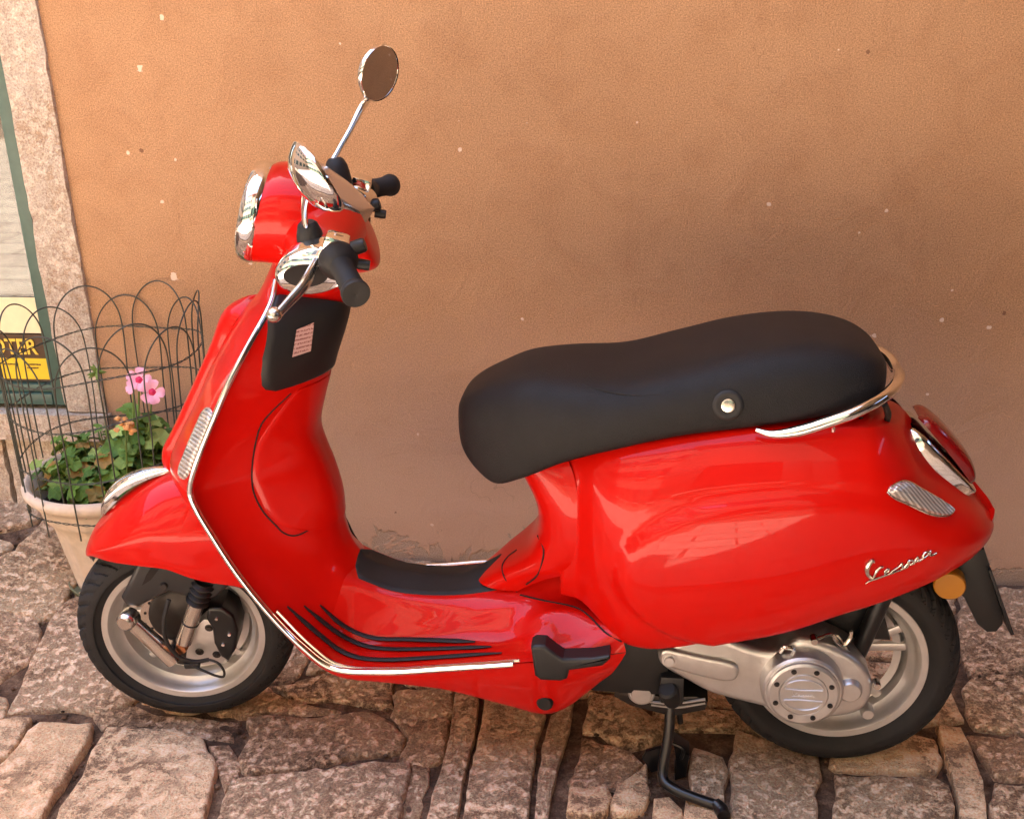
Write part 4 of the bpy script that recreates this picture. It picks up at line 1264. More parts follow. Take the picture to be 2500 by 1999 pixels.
# raised rib with rounded end, pivot bolt
rib = ol((0.3266,-0.16,0.3066), (0.3278,-0.16,0.3173), (0.3367,-0.16,0.3232), (0.3622,-0.16,0.3193), (0.4073,-0.16,0.3096), (0.4522,-0.16,0.3016), (0.4674,-0.16,0.2936), (0.4711,-0.16,0.2787), (0.4651,-0.16,0.2648), (0.4504,-0.16,0.2594), (0.409,-0.16,0.2658), (0.3634,-0.16,0.2783), (0.3368,-0.16,0.2884))
rib = [(p[0], p[1]) for p in cr([(a, b, 0) for a, b in rib], 3, True)]
prism('rib', rib, Y0 - .010, Y0 + .01, 'cast_aluminium', eng, .007, 3)
lathe('pivot_bolt', [(.0001, -.004), (.0085, -.004), (.0095, -.002), (.0095, .001), (.0145, .001), (.0145, .006)], (0.3432,-0.162,0.3017), (0, 1, 0), 'rim_silver', eng, seg=20)
# round clutch cover
CC = Vector((0.5851,-0.186,0.2614))
R0 = .0655
clutch = lathe('clutch_cover', [(.0001, -.004), (.042, -.004), (.0435, -.001), (.045, -.003), (.060, -.004), (.0645, -.001), (.0655, .002), (.0655, .004), (.068, .004), (.072, .008), (.074, .018), (.075, .04)], CC, (0, 1, 0), 'cast_aluminium', eng, seg=72, sharp=30)
for k2 in range(8):
    a = rad(22.5 + 45 * k2)
    lathe('bolt', [(.0001, -.0035), (.0032, -.0035), (.0036, -.001), (.0050, -.0015), (.0052, .002)], CC + Vector((.0525 * math.cos(a), -.0035, .0525 * math.sin(a))), (0, 1, 0), 'dark_steel', clutch, seg=10)
for s in (-1, 1):
    pts = [(CC.x + .034 * math.cos(a), CC.y - .005, CC.z + s * (.012 + .020 * math.sin(a))) for a in [math.pi * j / 12 for j in range(13)]]
    pts2 = pts + [(CC.x + .03 * (1 - j / 4) - .03 * j / 4, CC.y - .005, CC.z + s * .0135) for j in range(5)][::-1][1:-1]
    tube('finger_rim', pts + [pts[0]], .0016, 'rim_silver', clutch, seg=6, smooth=2)
# second, smaller boss of the final drive
lathe('final_drive_boss', [(.0001, -.004), (.018, -.004), (.022, 0), (.024, .012)], (0.6726,-0.158,0.2515), (0, 1, 0), 'cast_aluminium', eng, seg=28)
# crank case block under the pivot
blk = ol((0.2403,-0.1,0.2133), (0.2643,-0.1,0.1987), (0.3357,-0.1,0.1863), (0.3983,-0.1,0.1922), (0.4206,-0.1,0.1804), (0.4166,-0.1,0.1612), (0.3526,-0.1,0.1415), (0.3127,-0.1,0.1513), (0.2727,-0.1,0.1611), (0.2406,-0.1,0.1801))
low_case = prism('crankcase', blk, -.115, .09, 'dark_steel', scooter, .005, 2)
lathe('oil_filter_cap', [(.0001, -.006), (.018, -.006), (.0195, -.003), (.023, -.003), (.026, 0), (.026, .03)], (0.2932,-0.122,0.1974), (0, 1, 0), 'cast_aluminium', low_case, seg=32)
for i in range(4):
    tube('cooling_fin', [(0.3084,-0.118,0.1766), (0.3515,-0.118,0.1757), (0.4149,-0.118,0.1893)] if i == 0 else [tuple(Vector((0.3124,-0.118,0.1731)) + Vector((0, .004 * i, -.006 * i))), tuple(Vector((0.3595,-0.118,0.1705)) + Vector((0, .004 * i, -.006 * i))), tuple(Vector((0.4151,-0.118,0.1837)) + Vector((0, .004 * i, -.006 * i)))], .0028, 'cast_aluminium', low_case, seg=6)
# rubber buffer and dark mechanicals behind
lathe('rubber_buffer', [(.0001, -.02), (.014, -.02), (.018, -.016), (.019, .0), (.017, .03), (.0001, .03)], (0.3456,-0.145,0.2173), (.25, .5, -.9), 'black_rubber', scooter, seg=24)
box('buffer_bracket', (0.3503,-0.12,0.2221), (.045, .05, .06), 'black_plastic', scooter, .006)
box('frame_block', (.265, -.02, .275), (.16, .22, .16), 'black_plastic', scooter, .02)
prism('engine_block', [(.33, .26), (.36, .36), (.62, .40), (.74, .36), (.76, .30), (.62, .30), (.45, .22)], -.06, .11, 'black_plastic', scooter, .01)
# little clips, brake arm, breather hose above the case
tube('brake_arm', [(0.5995,-0.155,0.3561), (0.6337,-0.14,0.3604), (0.6523,-0.13,0.3445), (0.669,-0.13,0.3191)], .0035, 'satin_chrome', scooter, seg=8)
tube('brake_arm_clip', [(0.6351,-0.14,0.3605), (0.6439,-0.138,0.3449), (0.6566,-0.136,0.3356), (0.6674,-0.134,0.348), (0.6689,-0.134,0.3655)], .0038, 'satin_chrome', scooter, seg=8)
tube('breather_pipe', [(0.5432,-0.155,0.3284), (0.5495,-0.158,0.3395), (0.5665,-0.158,0.3353), (0.5618,-0.155,0.3242)], .0045, 'chrome', scooter, seg=8)
lathe('bolt', [(.0001, -.006), (.006, -.006), (.0075, 0), (.0075, .012)], (0.6012,-0.158,0.3572), (0, 1, 0), 'satin_chrome', scooter, seg=12)
lathe('bolt', [(.0001, -.006), (.006, -.006), (.0075, 0), (.0075, .012)], (0.7209,-0.15,0.2632), (0, 1, 0), 'satin_chrome', scooter, seg=12)
lathe('valve_cap', [(.0001, -.006), (.010, -.006), (.013, 0), (.013, .02)], (0.7213,-0.1,0.1648), (0, 1, 0), 'rim_silver', scooter, seg=16)
tube('rear_damper', [(.69, -.085, .27), (.735, -.085, .43)], .016, 'black_enamel', scooter, seg=16, smooth=2)

# --- centre stand
stand = empty('centre_stand', (0, 0, 0), scooter)
tube('leg', [(.350, -.105, .165), (.347, -.125, .105), (.338, -.150, .045), (.340, -.165, .030), (.360, -.180, .024), (.400, -.195, .018), (.436, -.205, .014)], .0105, 'black_enamel', stand, seg=14, smooth=8)
tube('foot', [(.436, -.203, .018), (.448, -.215, .012), (.452, -.228, .010)], [.011, .014, .013], 'black_enamel', stand, seg=12)
tube('leg', [(.350, .105, .165), (.347, .125, .105), (.338, .150, .045), (.350, .175, .02), (.43, .20, .014)], .0105, 'black_enamel', stand, seg=12, smooth=8)
prism('cross_plate', ol((0.2971,-0.1,0.0314), (0.3043,-0.1,0.0482), (0.3377,-0.1,0.0622), (0.3446,-0.1,0.0118), (0.3166,-0.1,-0.0021)), -.106, -.098, 'black_enamel', stand, .001)
prism('cross_plate', ol((0.3581,-0.1,0.0671), (0.3904,-0.1,0.0431), (0.3846,-0.1,-0.0085), (0.3624,-0.1,-0.0196), (0.3648,-0.1,0.0273)), -.104, -.06, 'black_enamel', stand, .002)
tube('stop_bar', [(0.3521,-0.11,0.0779), (0.3765,-0.112,0.0653), (0.3735,-0.112,0.0422)], .004, 'black_enamel', stand, seg=8)
tube('cross_bar', [(.350, -.10, .10), (.350, .10, .10)], .009, 'black_enamel', stand, seg=10)
tube('spring', [(.372, -.05, .08), (.360, -.04, .17)], .006, 'dark_steel', stand, seg=8)

# --- passenger footrest folded into the skirt
fp = ol((0.0926,-0.2,0.3536), (0.0997,-0.2,0.3591), (0.1189,-0.2,0.3592), (0.1361,-0.2,0.3439), (0.1517,-0.2,0.3326), (0.2055,-0.2,0.3377), (0.2348,-0.2,0.3455), (0.2366,-0.2,0.3375), (0.2229,-0.2,0.3225), (0.162,-0.2,0.3085), (0.1584,-0.2,0.2908), (0.146,-0.2,0.2848), (0.109,-0.2,0.2846), (0.0986,-0.2,0.2943))
prism('footrest', fp, -.222, -.185, 'black_plastic', scooter, .007, 3)
lathe('skirt_plug', [(.0001, -.004), (.013, -.004), (.016, 0), (.016, .02)], (0.1106,-0.166,0.1945), (0, 1, 0), 'black_rubber', scooter, seg=24)
# ------------------------------------------------------------------ details laid on the body surfaces
from mathutils.bvhtree import BVHTree
def surf(name):
    me = bpy.data.objects[name].data
    return BVHTree.FromPolygons([v.co.copy() for v in me.vertices], [tuple(p.vertices) for p in me.polygons])
b_shield, b_floor, b_body = surf('leg_shield'), surf('floorboard'), surf('body_shell')
def on_shield(y, z):
    h = (None, None)
    while h[0] is None:
        h = b_shield.ray_cast(Vector((0.3, y, z)), Vector((-1, 0, 0)))
        z -= .004
    n = h[1] if h[1].x > 0 else -h[1]
    return h[0], n
def on_floor(x, y, tree=None):
    h = (tree or b_floor).ray_cast(Vector((x, y, 0.52)), Vector((0, 0, -1)))
    return h[0]

def shield_patch(name, mat, zrows, width, off, top=None, cols=40, edge=-.002):
    """Raised skin on the inner shield: zrows of (z at centre), half width as a function of row fraction."""
    rows = []
    for i, z in enumerate(zrows):
        w = width(z)
        row = []
        for j in range(cols + 1):
            u = -1 + 2 * j / cols
            y = u * w
            zz = z + (top(y, (z - zrows[0]) / (zrows[-1] - zrows[0])) if top else 0)
            p, n = on_shield(y, zz)
            e = min(i, len(zrows) - 1 - i, j, cols - j)
            row.append(p + n * (edge if e == 0 else (off * .8 if e == 1 else off)))
        rows.append(row)
    bm = bmesh.new()
    grid(bm, rows)
    return finish(name, bm, mat, scooter, sharp=60)

# black knee panel with the key switch label
def pw(z):
    return float(np.interp(z, [.806, .812, .822, .848, .90, .94], [.118, .140, .150, .152, .122, .092]))
def ptop(y, f):
    return f * (.040 * min(1.4, abs(y) / .08)) + (1 - f) * (-.004 * min(1, abs(y) / .1))
kp = shield_patch('knee_panel', 'black_plastic', [.808, .8095, .813, .82, .835, .855, .88, .905, .928, .930, .931], pw, .006, ptop)
STK = [((-0.3343,-0.0954,0.9115), (0.6717,-0.7275,0.1398)), ((-0.3092,-0.0713,0.919), (0.7023,-0.7106,0.043)), ((-0.319,-0.0775,0.8682), (0.7675,-0.622,-0.1554)), ((-0.3444,-0.1067,0.8651), (0.7336,-0.6748,-0.0803))]
bm = bmesh.new()
q = [Vector(p) + Vector(n) * .0078 for p, n in STK]
rows = []
for i in range(5):
    row = []
    for j in range(5):
        a = q[0].lerp(q[1], j / 4); b = q[3].lerp(q[2], j / 4)
        row.append(a.lerp(b, i / 4) + Vector(STK[0][1]) * .0015)
    rows.append(row)
grid(bm, rows)
finish('label', bm, 'sticker_paper', kp)

# glove box door, a touch proud, with its shut line
GL = [((-0.3537,-0.0948,0.7892), (0.7502,-0.5986,-0.2808)), ((-0.3866,-0.1191,0.7602), (0.6951,-0.6511,-0.305)), ((-0.4039,-0.127,0.7396), (0.6627,-0.6779,-0.3182)), ((-0.4204,-0.1263,0.6991), (0.6562,-0.7138,-0.2447)), ((-0.4326,-0.1268,0.6461), (0.6126,-0.7899,-0.0268)), ((-0.4322,-0.132,0.6057), (0.5992,-0.7858,0.1533)), ((-0.4191,-0.1306,0.5647), (0.6106,-0.7721,0.1761)), ((-0.3999,-0.1223,0.531), (0.628,-0.7651,0.1423)), ((-0.3904,-0.1173,0.5149), (0.6426,-0.755,0.1305)), ((-0.3782,-0.1087,0.5038), (0.6614,-0.7384,0.1319)), ((-0.3663,-0.0984,0.5006), (0.6908,-0.7128,0.1213)), ((-0.3505,-0.0827,0.5037), (0.6995,-0.7113,0.069)), ((-0.3266,-0.056,0.5113), (0.7897,-0.6134,0.0149)), ((-0.3102,-0.0278,0.5174), (0.9332,-0.3592,-0.0077))]
def gw(z):
    return float(np.interp(z, [.497, .502, .512, .53, .565, .63, .70, .75, .785, .795], [.060, .085, .104, .120, .130, .132, .126, .112, .095, .085]))
door = shield_patch('glovebox_door', 'red_paint', [.497, .4985, .503] + [.508 + .28 * i / 34 for i in range(35)] + [.793, .7945], gw, .0028)
tube('shut_line', [tuple(Vector(p) + Vector(n) * .0002) for p, n in GL], .0016, 'seam_gap', door, seg=6)
tube('shut_line', [(p[0] + n[0] * .0002, -p[1], p[2]) for p, n in GL[:10]], .0016, 'seam_gap', door, seg=6)

# rubber strips on the foot boards (both sides)
for A in ([((-0.3308,-0.1223,0.3592), (0.7194,-0.5487,0.4258)), ((-0.2999,-0.1162,0.32), (0.5948,-0.6785,0.4311)), ((-0.2662,-0.1112,0.2944), (0.2017,-0.8716,0.4468)), ((-0.2272,-0.1118,0.2838), (0.0464,-0.8415,0.5382)), ((-0.1615,-0.1115,0.2846), (-0.0543,-0.7856,0.6163)), ((-0.0689,-0.1225,0.2933), (-0.1924,-0.385,0.9026)), ((-0.0259,-0.1295,0.2985), (-0.1307,-0.4596,0.8784))], [((-0.354,-0.1473,0.3714), (0.7498,-0.4401,0.4942)), ((-0.3277,-0.1396,0.3379), (0.7758,-0.3904,0.4958)), ((-0.2996,-0.1305,0.305), (0.7613,-0.3217,0.563)), ((-0.2642,-0.1232,0.2788), (0.259,-0.6138,0.7457)), ((-0.2233,-0.1307,0.2739), (-0.0628,-0.0622,0.9961)), ((-0.1305,-0.14,0.2827), (-0.1441,0.0047,0.9896)), ((-0.0314,-0.1455,0.2958), (-0.1035,0.0561,0.993)), ((0.0085,-0.1468,0.3008), (-0.1831,0.1103,0.9769))], [((-0.3777,-0.1727,0.3848), (0.7566,-0.418,0.5029)), ((-0.3498,-0.1676,0.3497), (0.7495,-0.3745,0.5459)), ((-0.3183,-0.1623,0.3133), (0.7217,-0.2748,0.6354)), ((-0.2907,-0.1593,0.2862), (0.619,-0.1737,0.766)), ((-0.2537,-0.1646,0.2742), (0.0323,-0.0047,0.9995)), ((-0.2002,-0.1717,0.2757), (-0.05,0.002,0.9987)), ((-0.1063,-0.172,0.2861), (-0.1455,-0.0021,0.9894)), ((-0.0271,-0.1722,0.2974), (-0.1409,0.0268,0.9897)), ((0.0319,-0.1736,0.3063), (-0.1499,0.0352,0.9881))]):
    P = [Vector(p) + Vector((0, 0, .0022)) + Vector((n[0], 0, 0)) * .002 for p, n in A]
    tube('foot_strip', [tuple(p) for p in P], [.0012, .0036, .0036, .0036, .0036, .0036, .0036, .0012], 'black_rubber', scooter, seg=8, smooth=6, flat=2.0)
    tube('foot_strip', [(p.x, -p.y, p.z) for p in P], [.0012, .0036, .0036, .0036, .0036, .0036, .0036, .0012], 'black_rubber', scooter, seg=8, smooth=6, flat=2.0)

# ribbed rubber mat over the floor tunnel
rows = []
for i in range(25):
    u = i / 24
    x = -.280 + .300 * u
    w = .060 * min(1.0, (u * 14 + .55)) * min(1.0, ((1 - u) * 16 + .75))
    row = []
    for j in range(19):
        y = -w + 2 * w * j / 18
        h = on_floor(x, y)
        if h is None:
            h = b_shield.ray_cast(Vector((x, y, .55)), Vector((0, 0, -1)))[0] or Vector((x, y, .39))
        e = min(i, 24 - i, j, 18 - j)
        row.append((x, y, h.z + (-.001 if e == 0 else .003)))
    rows.append(row)
bm = bmesh.new(); grid(bm, rows)
mat_o = finish('floor_mat', bm, 'black_rubber', scooter, sharp=60)
tube('mat_edge', [(-.335, .05, .500), (-.322, .055, .462), (-.305, .06, .412), (-.286, .06, .384), (-.26, .058, .376)], .0045, 'black_rubber', mat_o, seg=8)

# shut lines round the battery cover and along the joint of body and floor
for A in ([((0.093,-0.0763,0.5062), (-0.9287,-0.2922,0.2285)), ((0.1068,-0.1069,0.4955), (-0.7052,-0.6964,0.1328)), ((0.1052,-0.1101,0.473), (-0.5933,-0.791,0.1494)), ((0.0929,-0.1013,0.4351), (-0.1961,-0.8924,-0.4065)), ((0.0697,-0.0811,0.4028), (-0.0383,-0.8849,-0.4641))], [((0.0492,-0.0668,0.377), (-0.1658,-0.5451,0.8218)), ((0.0269,-0.0727,0.4111), (-0.5423,-0.8131,0.2117)), ((0.02,-0.0484,0.4241), (-0.6683,-0.2013,0.7161)), ((0.0294,-0.0322,0.4345), (-0.6098,-0.0738,0.7891)), ((0.0464,-0.03,0.4485), (-0.6613,-0.0531,0.7482))], [((0.0563,-0.0737,0.3742), (-0.146,-0.5199,0.8417)), ((0.1056,-0.0896,0.3735), (-0.0889,-0.3264,0.941)), ((0.169,-0.1095,0.3727), (0.0555,-0.0075,0.9984)), ((0.1942,-0.1289,0.3673), (-0.0071,-0.4007,0.9162)), ((0.2265,-0.1638,0.3557), (-0.2644,-0.5994,0.7555)), ((0.2556,-0.1743,0.3456), (0.0193,-0.9168,0.3988))]):
    tube('shut_line', [tuple(Vector(p) + Vector(n) * .0003) for p, n in A], .0017, 'seam_gap', scooter, seg=6)

# seat: stitched welt and strap button
seat_o = bpy.data.objects['seat']
CRS = [((0.037,0.0209,0.817), (-0.3766,0.0265,0.926)), ((0.113,-0.0726,0.8298), (-0.0615,-0.0843,0.9945)), ((0.2004,-0.1256,0.8224), (-0.0559,-0.3826,0.9222)), ((0.2662,-0.1471,0.8188), (-0.1758,-0.6079,0.7743)), ((0.3379,-0.1577,0.8278), (-0.1504,-0.8026,0.5772)), ((0.4081,-0.1605,0.8388), (-0.0746,-0.9002,0.429)), ((0.4774,-0.1569,0.8541), (-0.0206,-0.9121,0.4094))]
tube('welt', [tuple(Vector(p) + Vector(n) * .0002) for p, n in CRS[1:5]], [.0005, .0016, .0018, .0012, .0004], 'seat_vinyl', seat_o, seg=6)
SB = [((0.4267,-0.1687,0.8127), (0.0106,-0.9861,0.1656))]
bp_, bn_ = Vector(SB[0][0]), Vector(SB[0][1])
bo = lathe('strap_button', [(.026, .0005), (.023, .0035), (.019, .004), (.014, .0025), (.012, .0025)], bp_, bn_, 'black_rubber', seat_o, seg=36)
lathe('button_cap', [(.012, .002), (.0115, .0045), (.0095, .0052), (.0001, .0052)], bp_, bn_, 'satin_chrome', scooter, seg=28)

def lens_patch(name, A, mat, rise, parent, bez=.0022, bezmat='chrome'):
    P = [Vector(p) for p, n in A]
    N = sum((Vector(n) for p, n in A), Vector()).normalized()
    c = sum(P, Vector()) / len(P)
    P = [Vector(p) for p in cr([tuple(p) for p in P], 4, True)]
    far = max(P, key=lambda p: (p - c).length)
    d = (far - c).normalized()
    L = max(abs((p - c).dot(d)) for p in P)
    def med(p):
        s = max(-.75, min(.75, (p - c).dot(d) / L))
        # follow the sagging surface: average of boundary points at this position along the axis
        near = sorted(P, key=lambda q: abs((q - c).dot(d) - s * L))[:4]
        m = sum(near, Vector()) / len(near)
        return c + d * (s * L) + N * ((m - c).dot(N))
    rows = []
    for f, o in ((1.0, -.001), (.98, rise * .45), (.86, rise * .9), (.6, rise), (.3, rise * 1.02), (0.0, rise * 1.02)):
        rows.append([med(p).lerp(p, f) + N * o for p in P])
    bm = bmesh.new()
    grid(bm, rows, closed_v=True)
    o = finish(name, bm, mat, parent, sharp=50)
    tube('bezel', [tuple(p + N * .0008) for p in P], bez, bezmat, o, seg=8, closed=True, smooth=1)
    return o
lens_patch('turn_signal', [((0.6959,-0.1824,0.6692), (0.3382,-0.9118,0.233)), ((0.704,-0.1757,0.6778), (0.4297,-0.8426,0.3247)), ((0.726,-0.1608,0.6794), (0.5433,-0.7167,0.4373)), ((0.759,-0.143,0.6571), (0.7242,-0.4991,0.4759)), ((0.8069,-0.1211,0.6211), (0.5887,-0.506,0.6304)), ((0.8202,-0.1206,0.6095), (0.5768,-0.5113,0.6371)), ((0.8113,-0.1334,0.6056), (0.5645,-0.61,0.5561)), ((0.7762,-0.1555,0.6171), (0.5706,-0.6817,0.4579)), ((0.7307,-0.1744,0.6445), (0.4407,-0.8315,0.3381)), ((0.7047,-0.1814,0.6594), (0.3582,-0.9084,0.2155))], 'clear_lens', .010, scooter, .0028)
lens_patch('turn_signal', [((-0.4942,-0.1634,0.7781), (-0.7518,-0.489,0.4424)), ((-0.4736,-0.1823,0.7907), (-0.7264,-0.5313,0.436)), ((-0.4634,-0.1975,0.7884), (-0.7108,-0.5549,0.4324)), ((-0.466,-0.2051,0.7744), (-0.702,-0.566,0.4323)), ((-0.4799,-0.21,0.7449), (-0.6975,-0.5851,0.4137)), ((-0.4999,-0.2098,0.7088), (-0.6985,-0.6204,0.3567)), ((-0.5166,-0.2081,0.6756), (-0.704,-0.6507,0.2847)), ((-0.5298,-0.1998,0.6608), (-0.7104,-0.6614,0.2406)), ((-0.5461,-0.1828,0.6565), (-0.7427,-0.6165,0.2613)), ((-0.549,-0.1743,0.6673), (-0.7501,-0.571,0.3336)), ((-0.536,-0.1733,0.6957), (-0.7485,-0.5444,0.3786)), ((-0.5184,-0.1704,0.7312), (-0.7437,-0.5018,0.4417)), ((-0.5035,-0.165,0.7612), (-0.7435,-0.4811,0.4645))], 'clear_lens', .006, scooter, .0018, 'clear_lens')

# chromed script badge
bm = bmesh.new()
strokes = [[((0.6809,-0.1995,0.5446), (0.2169,-0.9729,-0.0798)), ((0.6775,-0.2007,0.55), (0.2104,-0.9759,-0.057)), ((0.6742,-0.2012,0.5468), (0.2127,-0.9739,-0.0799)), ((0.6707,-0.2014,0.5395), (0.2125,-0.9739,-0.08)), ((0.6699,-0.2007,0.531), (0.2162,-0.971,-0.1022)), ((0.6723,-0.1991,0.5221), (0.2202,-0.9674,-0.1255)), ((0.677,-0.1971,0.5154), (0.224,-0.9632,-0.1484)), ((0.6819,-0.1953,0.5114), (0.2283,-0.9623,-0.1482))], [((0.6819,-0.1953,0.5114), (0.2283,-0.9623,-0.1482)), ((0.6835,-0.1956,0.5157), (0.2279,-0.9623,-0.1488)), ((0.6861,-0.1962,0.5243), (0.224,-0.9664,-0.1261)), ((0.6896,-0.1962,0.531), (0.2262,-0.9686,-0.1028)), ((0.6942,-0.1955,0.5345), (0.2262,-0.9686,-0.1028)), ((0.6971,-0.1948,0.5342), (0.2262,-0.9686,-0.1028))], [((0.6707,-0.1964,0.502), (0.2288,-0.9586,-0.1696)), ((0.6767,-0.1957,0.5065), (0.2282,-0.9586,-0.1705)), ((0.6877,-0.1938,0.5108), (0.2283,-0.9623,-0.1482)), ((0.7016,-0.1912,0.5157), (0.2453,-0.9579,-0.1491)), ((0.7169,-0.188,0.5211), (0.2563,-0.9546,-0.1518)), ((0.7322,-0.1846,0.5264), (0.2671,-0.9508,-0.1569)), ((0.7412,-0.1828,0.5307), (0.2546,-0.9579,-0.1324))], [((0.7015,-0.1922,0.522), (0.2443,-0.9579,-0.1505)), ((0.707,-0.1912,0.5249), (0.241,-0.9623,-0.1262)), ((0.7079,-0.1916,0.5292), (0.2402,-0.9623,-0.1272)), ((0.7043,-0.1924,0.5287), (0.2402,-0.9623,-0.1272)), ((0.7013,-0.1925,0.5237), (0.241,-0.9623,-0.1262)), ((0.7042,-0.1909,0.5181), (0.2453,-0.9579,-0.1491)), ((0.7099,-0.1896,0.5193), (0.2443,-0.9579,-0.1505)), ((0.7149,-0.1892,0.5249), (0.2532,-0.9591,-0.1268)), ((0.7183,-0.1886,0.5272), (0.2522,-0.9592,-0.1281))], [((0.7183,-0.1886,0.5272), (0.2522,-0.9592,-0.1281)), ((0.7249,-0.1875,0.5326), (0.2608,-0.9567,-0.1296)), ((0.7291,-0.1872,0.5391), (0.2575,-0.9604,-0.1063)), ((0.7299,-0.1862,0.5329), (0.2608,-0.9567,-0.1296)), ((0.7341,-0.1845,0.5289), (0.2655,-0.9554,-0.1294)), ((0.7287,-0.1856,0.526), (0.2647,-0.952,-0.1538))], [((0.7341,-0.1845,0.5289), (0.2655,-0.9554,-0.1294)), ((0.7382,-0.1844,0.5363), (0.2634,-0.9556,-0.1321)), ((0.7424,-0.184,0.5428), (0.2525,-0.9615,-0.1087))], [((0.7418,-0.1841,0.542), (0.2525,-0.9615,-0.1087)), ((0.7404,-0.183,0.5308), (0.2546,-0.9579,-0.1324)), ((0.7404,-0.1845,0.5421), (0.2525,-0.9615,-0.1087)), ((0.746,-0.1831,0.5432), (0.2485,-0.9619,-0.114)), ((0.7488,-0.1818,0.5386), (0.2525,-0.9615,-0.1087)), ((0.7442,-0.1825,0.5347), (0.2502,-0.9582,-0.1388)), ((0.7506,-0.181,0.5358), (0.2502,-0.9582,-0.1388))], [((0.7506,-0.181,0.5358), (0.2502,-0.9582,-0.1388)), ((0.7518,-0.1816,0.5435), (0.2485,-0.9619,-0.114)), ((0.7556,-0.181,0.5481), (0.2894,-0.9539,-0.0793)), ((0.7564,-0.1801,0.542), (0.2816,-0.952,-0.12)), ((0.751,-0.1812,0.5384), (0.2485,-0.9619,-0.114))], [((0.7567,-0.1797,0.5394), (0.2871,-0.9513,-0.1128)), ((0.7635,-0.1782,0.5437), (0.2894,-0.9539,-0.0793)), ((0.7657,-0.178,0.5494), (0.3478,-0.9341,-0.0811))], [((0.7745,-0.1749,0.5561), (0.3556,-0.9341,-0.031)), ((0.7679,-0.1774,0.5556), (0.3541,-0.9346,-0.0329)), ((0.7635,-0.1786,0.5488), (0.2865,-0.9545,-0.0829)), ((0.7655,-0.1777,0.5451), (0.3478,-0.9341,-0.0811)), ((0.7717,-0.1757,0.5492), (0.3459,-0.9346,-0.0836)), ((0.7767,-0.174,0.5574), (0.4017,-0.9151,0.0361)), ((0.7769,-0.1737,0.5491), (0.3903,-0.9202,-0.0306)), ((0.7808,-0.1721,0.5484), (0.3903,-0.9202,-0.0306)), ((0.7888,-0.1686,0.5509), (0.429,-0.9028,-0.029))]]
for i, A in enumerate(strokes):
    P = [tuple(Vector(p) + Vector(n) * .0022) for p, n in A]
    r = [.0015, .0042, .0050, .0035, .0015] if i == 0 else ([.0012, .0030, .0018] if i == 1 else ([.0010, .0016, .0016, .0012] if i == 2 else .0016))
    tube_bm(P, r, 8, bm=bm, smooth=5)
finish('badge', bm, 'satin_chrome', scooter)
# the same word cast into the clutch cover
bm = bmesh.new()
allp = [Vector(p) for A in strokes for p, n in A]
x0 = min(p.x for p in allp); x1 = max(p.x for p in allp)
for A in strokes:
    P = []
    for p, n in A:
        u = (p[0] - x0) / (x1 - x0)
        slope = .505 + (.549 - .505) * u
        P.append((CC.x - .020 + .040 * u, CC.y - .0045, CC.z - .003 + (p[2] - slope) * .30))
    tube_bm(P, .0006, 5, bm=bm, smooth=3)
finish('raised_script', bm, 'rim_silver', bpy.data.objects['clutch_cover'])
# ------------------------------------------------------------------ flower pot, plant, wire edging
PX, PY = -1.065, .500
PZ = gh(PX, PY) - .004
simple('pot_clay', srgb(222, 204, 184), 0.85, bump=(60.0, 0.3, 0.003), var=0.1)
simple('pot_saucer', srgb(120, 124, 96), 0.85, var=0.2)
t = NT('potting_soil')
t.col(t.ramp(t.noise(t.objc(), 60.0, 6, 0.7), [(0.3, srgb(34, 24, 20)), (0.7, srgb(92, 70, 58))]))
t.bump(t.noise(t.objc(), 90.0, 6, 0.7), 1.0, 0.02); t.set(Roughness=1.0)
M['potting_soil'] = t.m
def leaf_mat(name, c1, c2, c3):
    t = NT(name)
    oi = t.n('ShaderNodeObjectInfo').outputs['Random']
    base = t.ramp(oi, [(0.0, c1), (0.55, c2), (1.0, c3)])
    vein = t.noise(t.objc(), 90.0, 4, 0.6)
    t.col(t.mix(base, t.mix(base, srgb(30, 44, 16), 0.5), t.ramp(vein, [(0.4, (0, 0, 0)), (0.7, (1, 1, 1))])))
    t.set(Roughness=0.55, Subsurface_Weight=0.0)
    t.bump(t.noise(t.objc(), 120.0, 3), 0.4, 0.003)
    M[name] = t.m
leaf_mat('geranium_leaf', srgb(74, 116, 40), srgb(118, 158, 62), srgb(176, 200, 108))
leaf_mat('dry_leaf', srgb(150, 120, 60), srgb(180, 140, 70), srgb(120, 110, 50))
simple('petal_pink', srgb(250, 178, 200), 0.6, var=0.1)
simple('petal_eye', srgb(206, 30, 84), 0.6)
simple('bud_orange', srgb(226, 170, 110), 0.7, var=0.15)
simple('stem_green', srgb(104, 130, 60), 0.6)
simple('fence_wire', srgb(72, 74, 66), 0.5, 0.3, var=0.2)

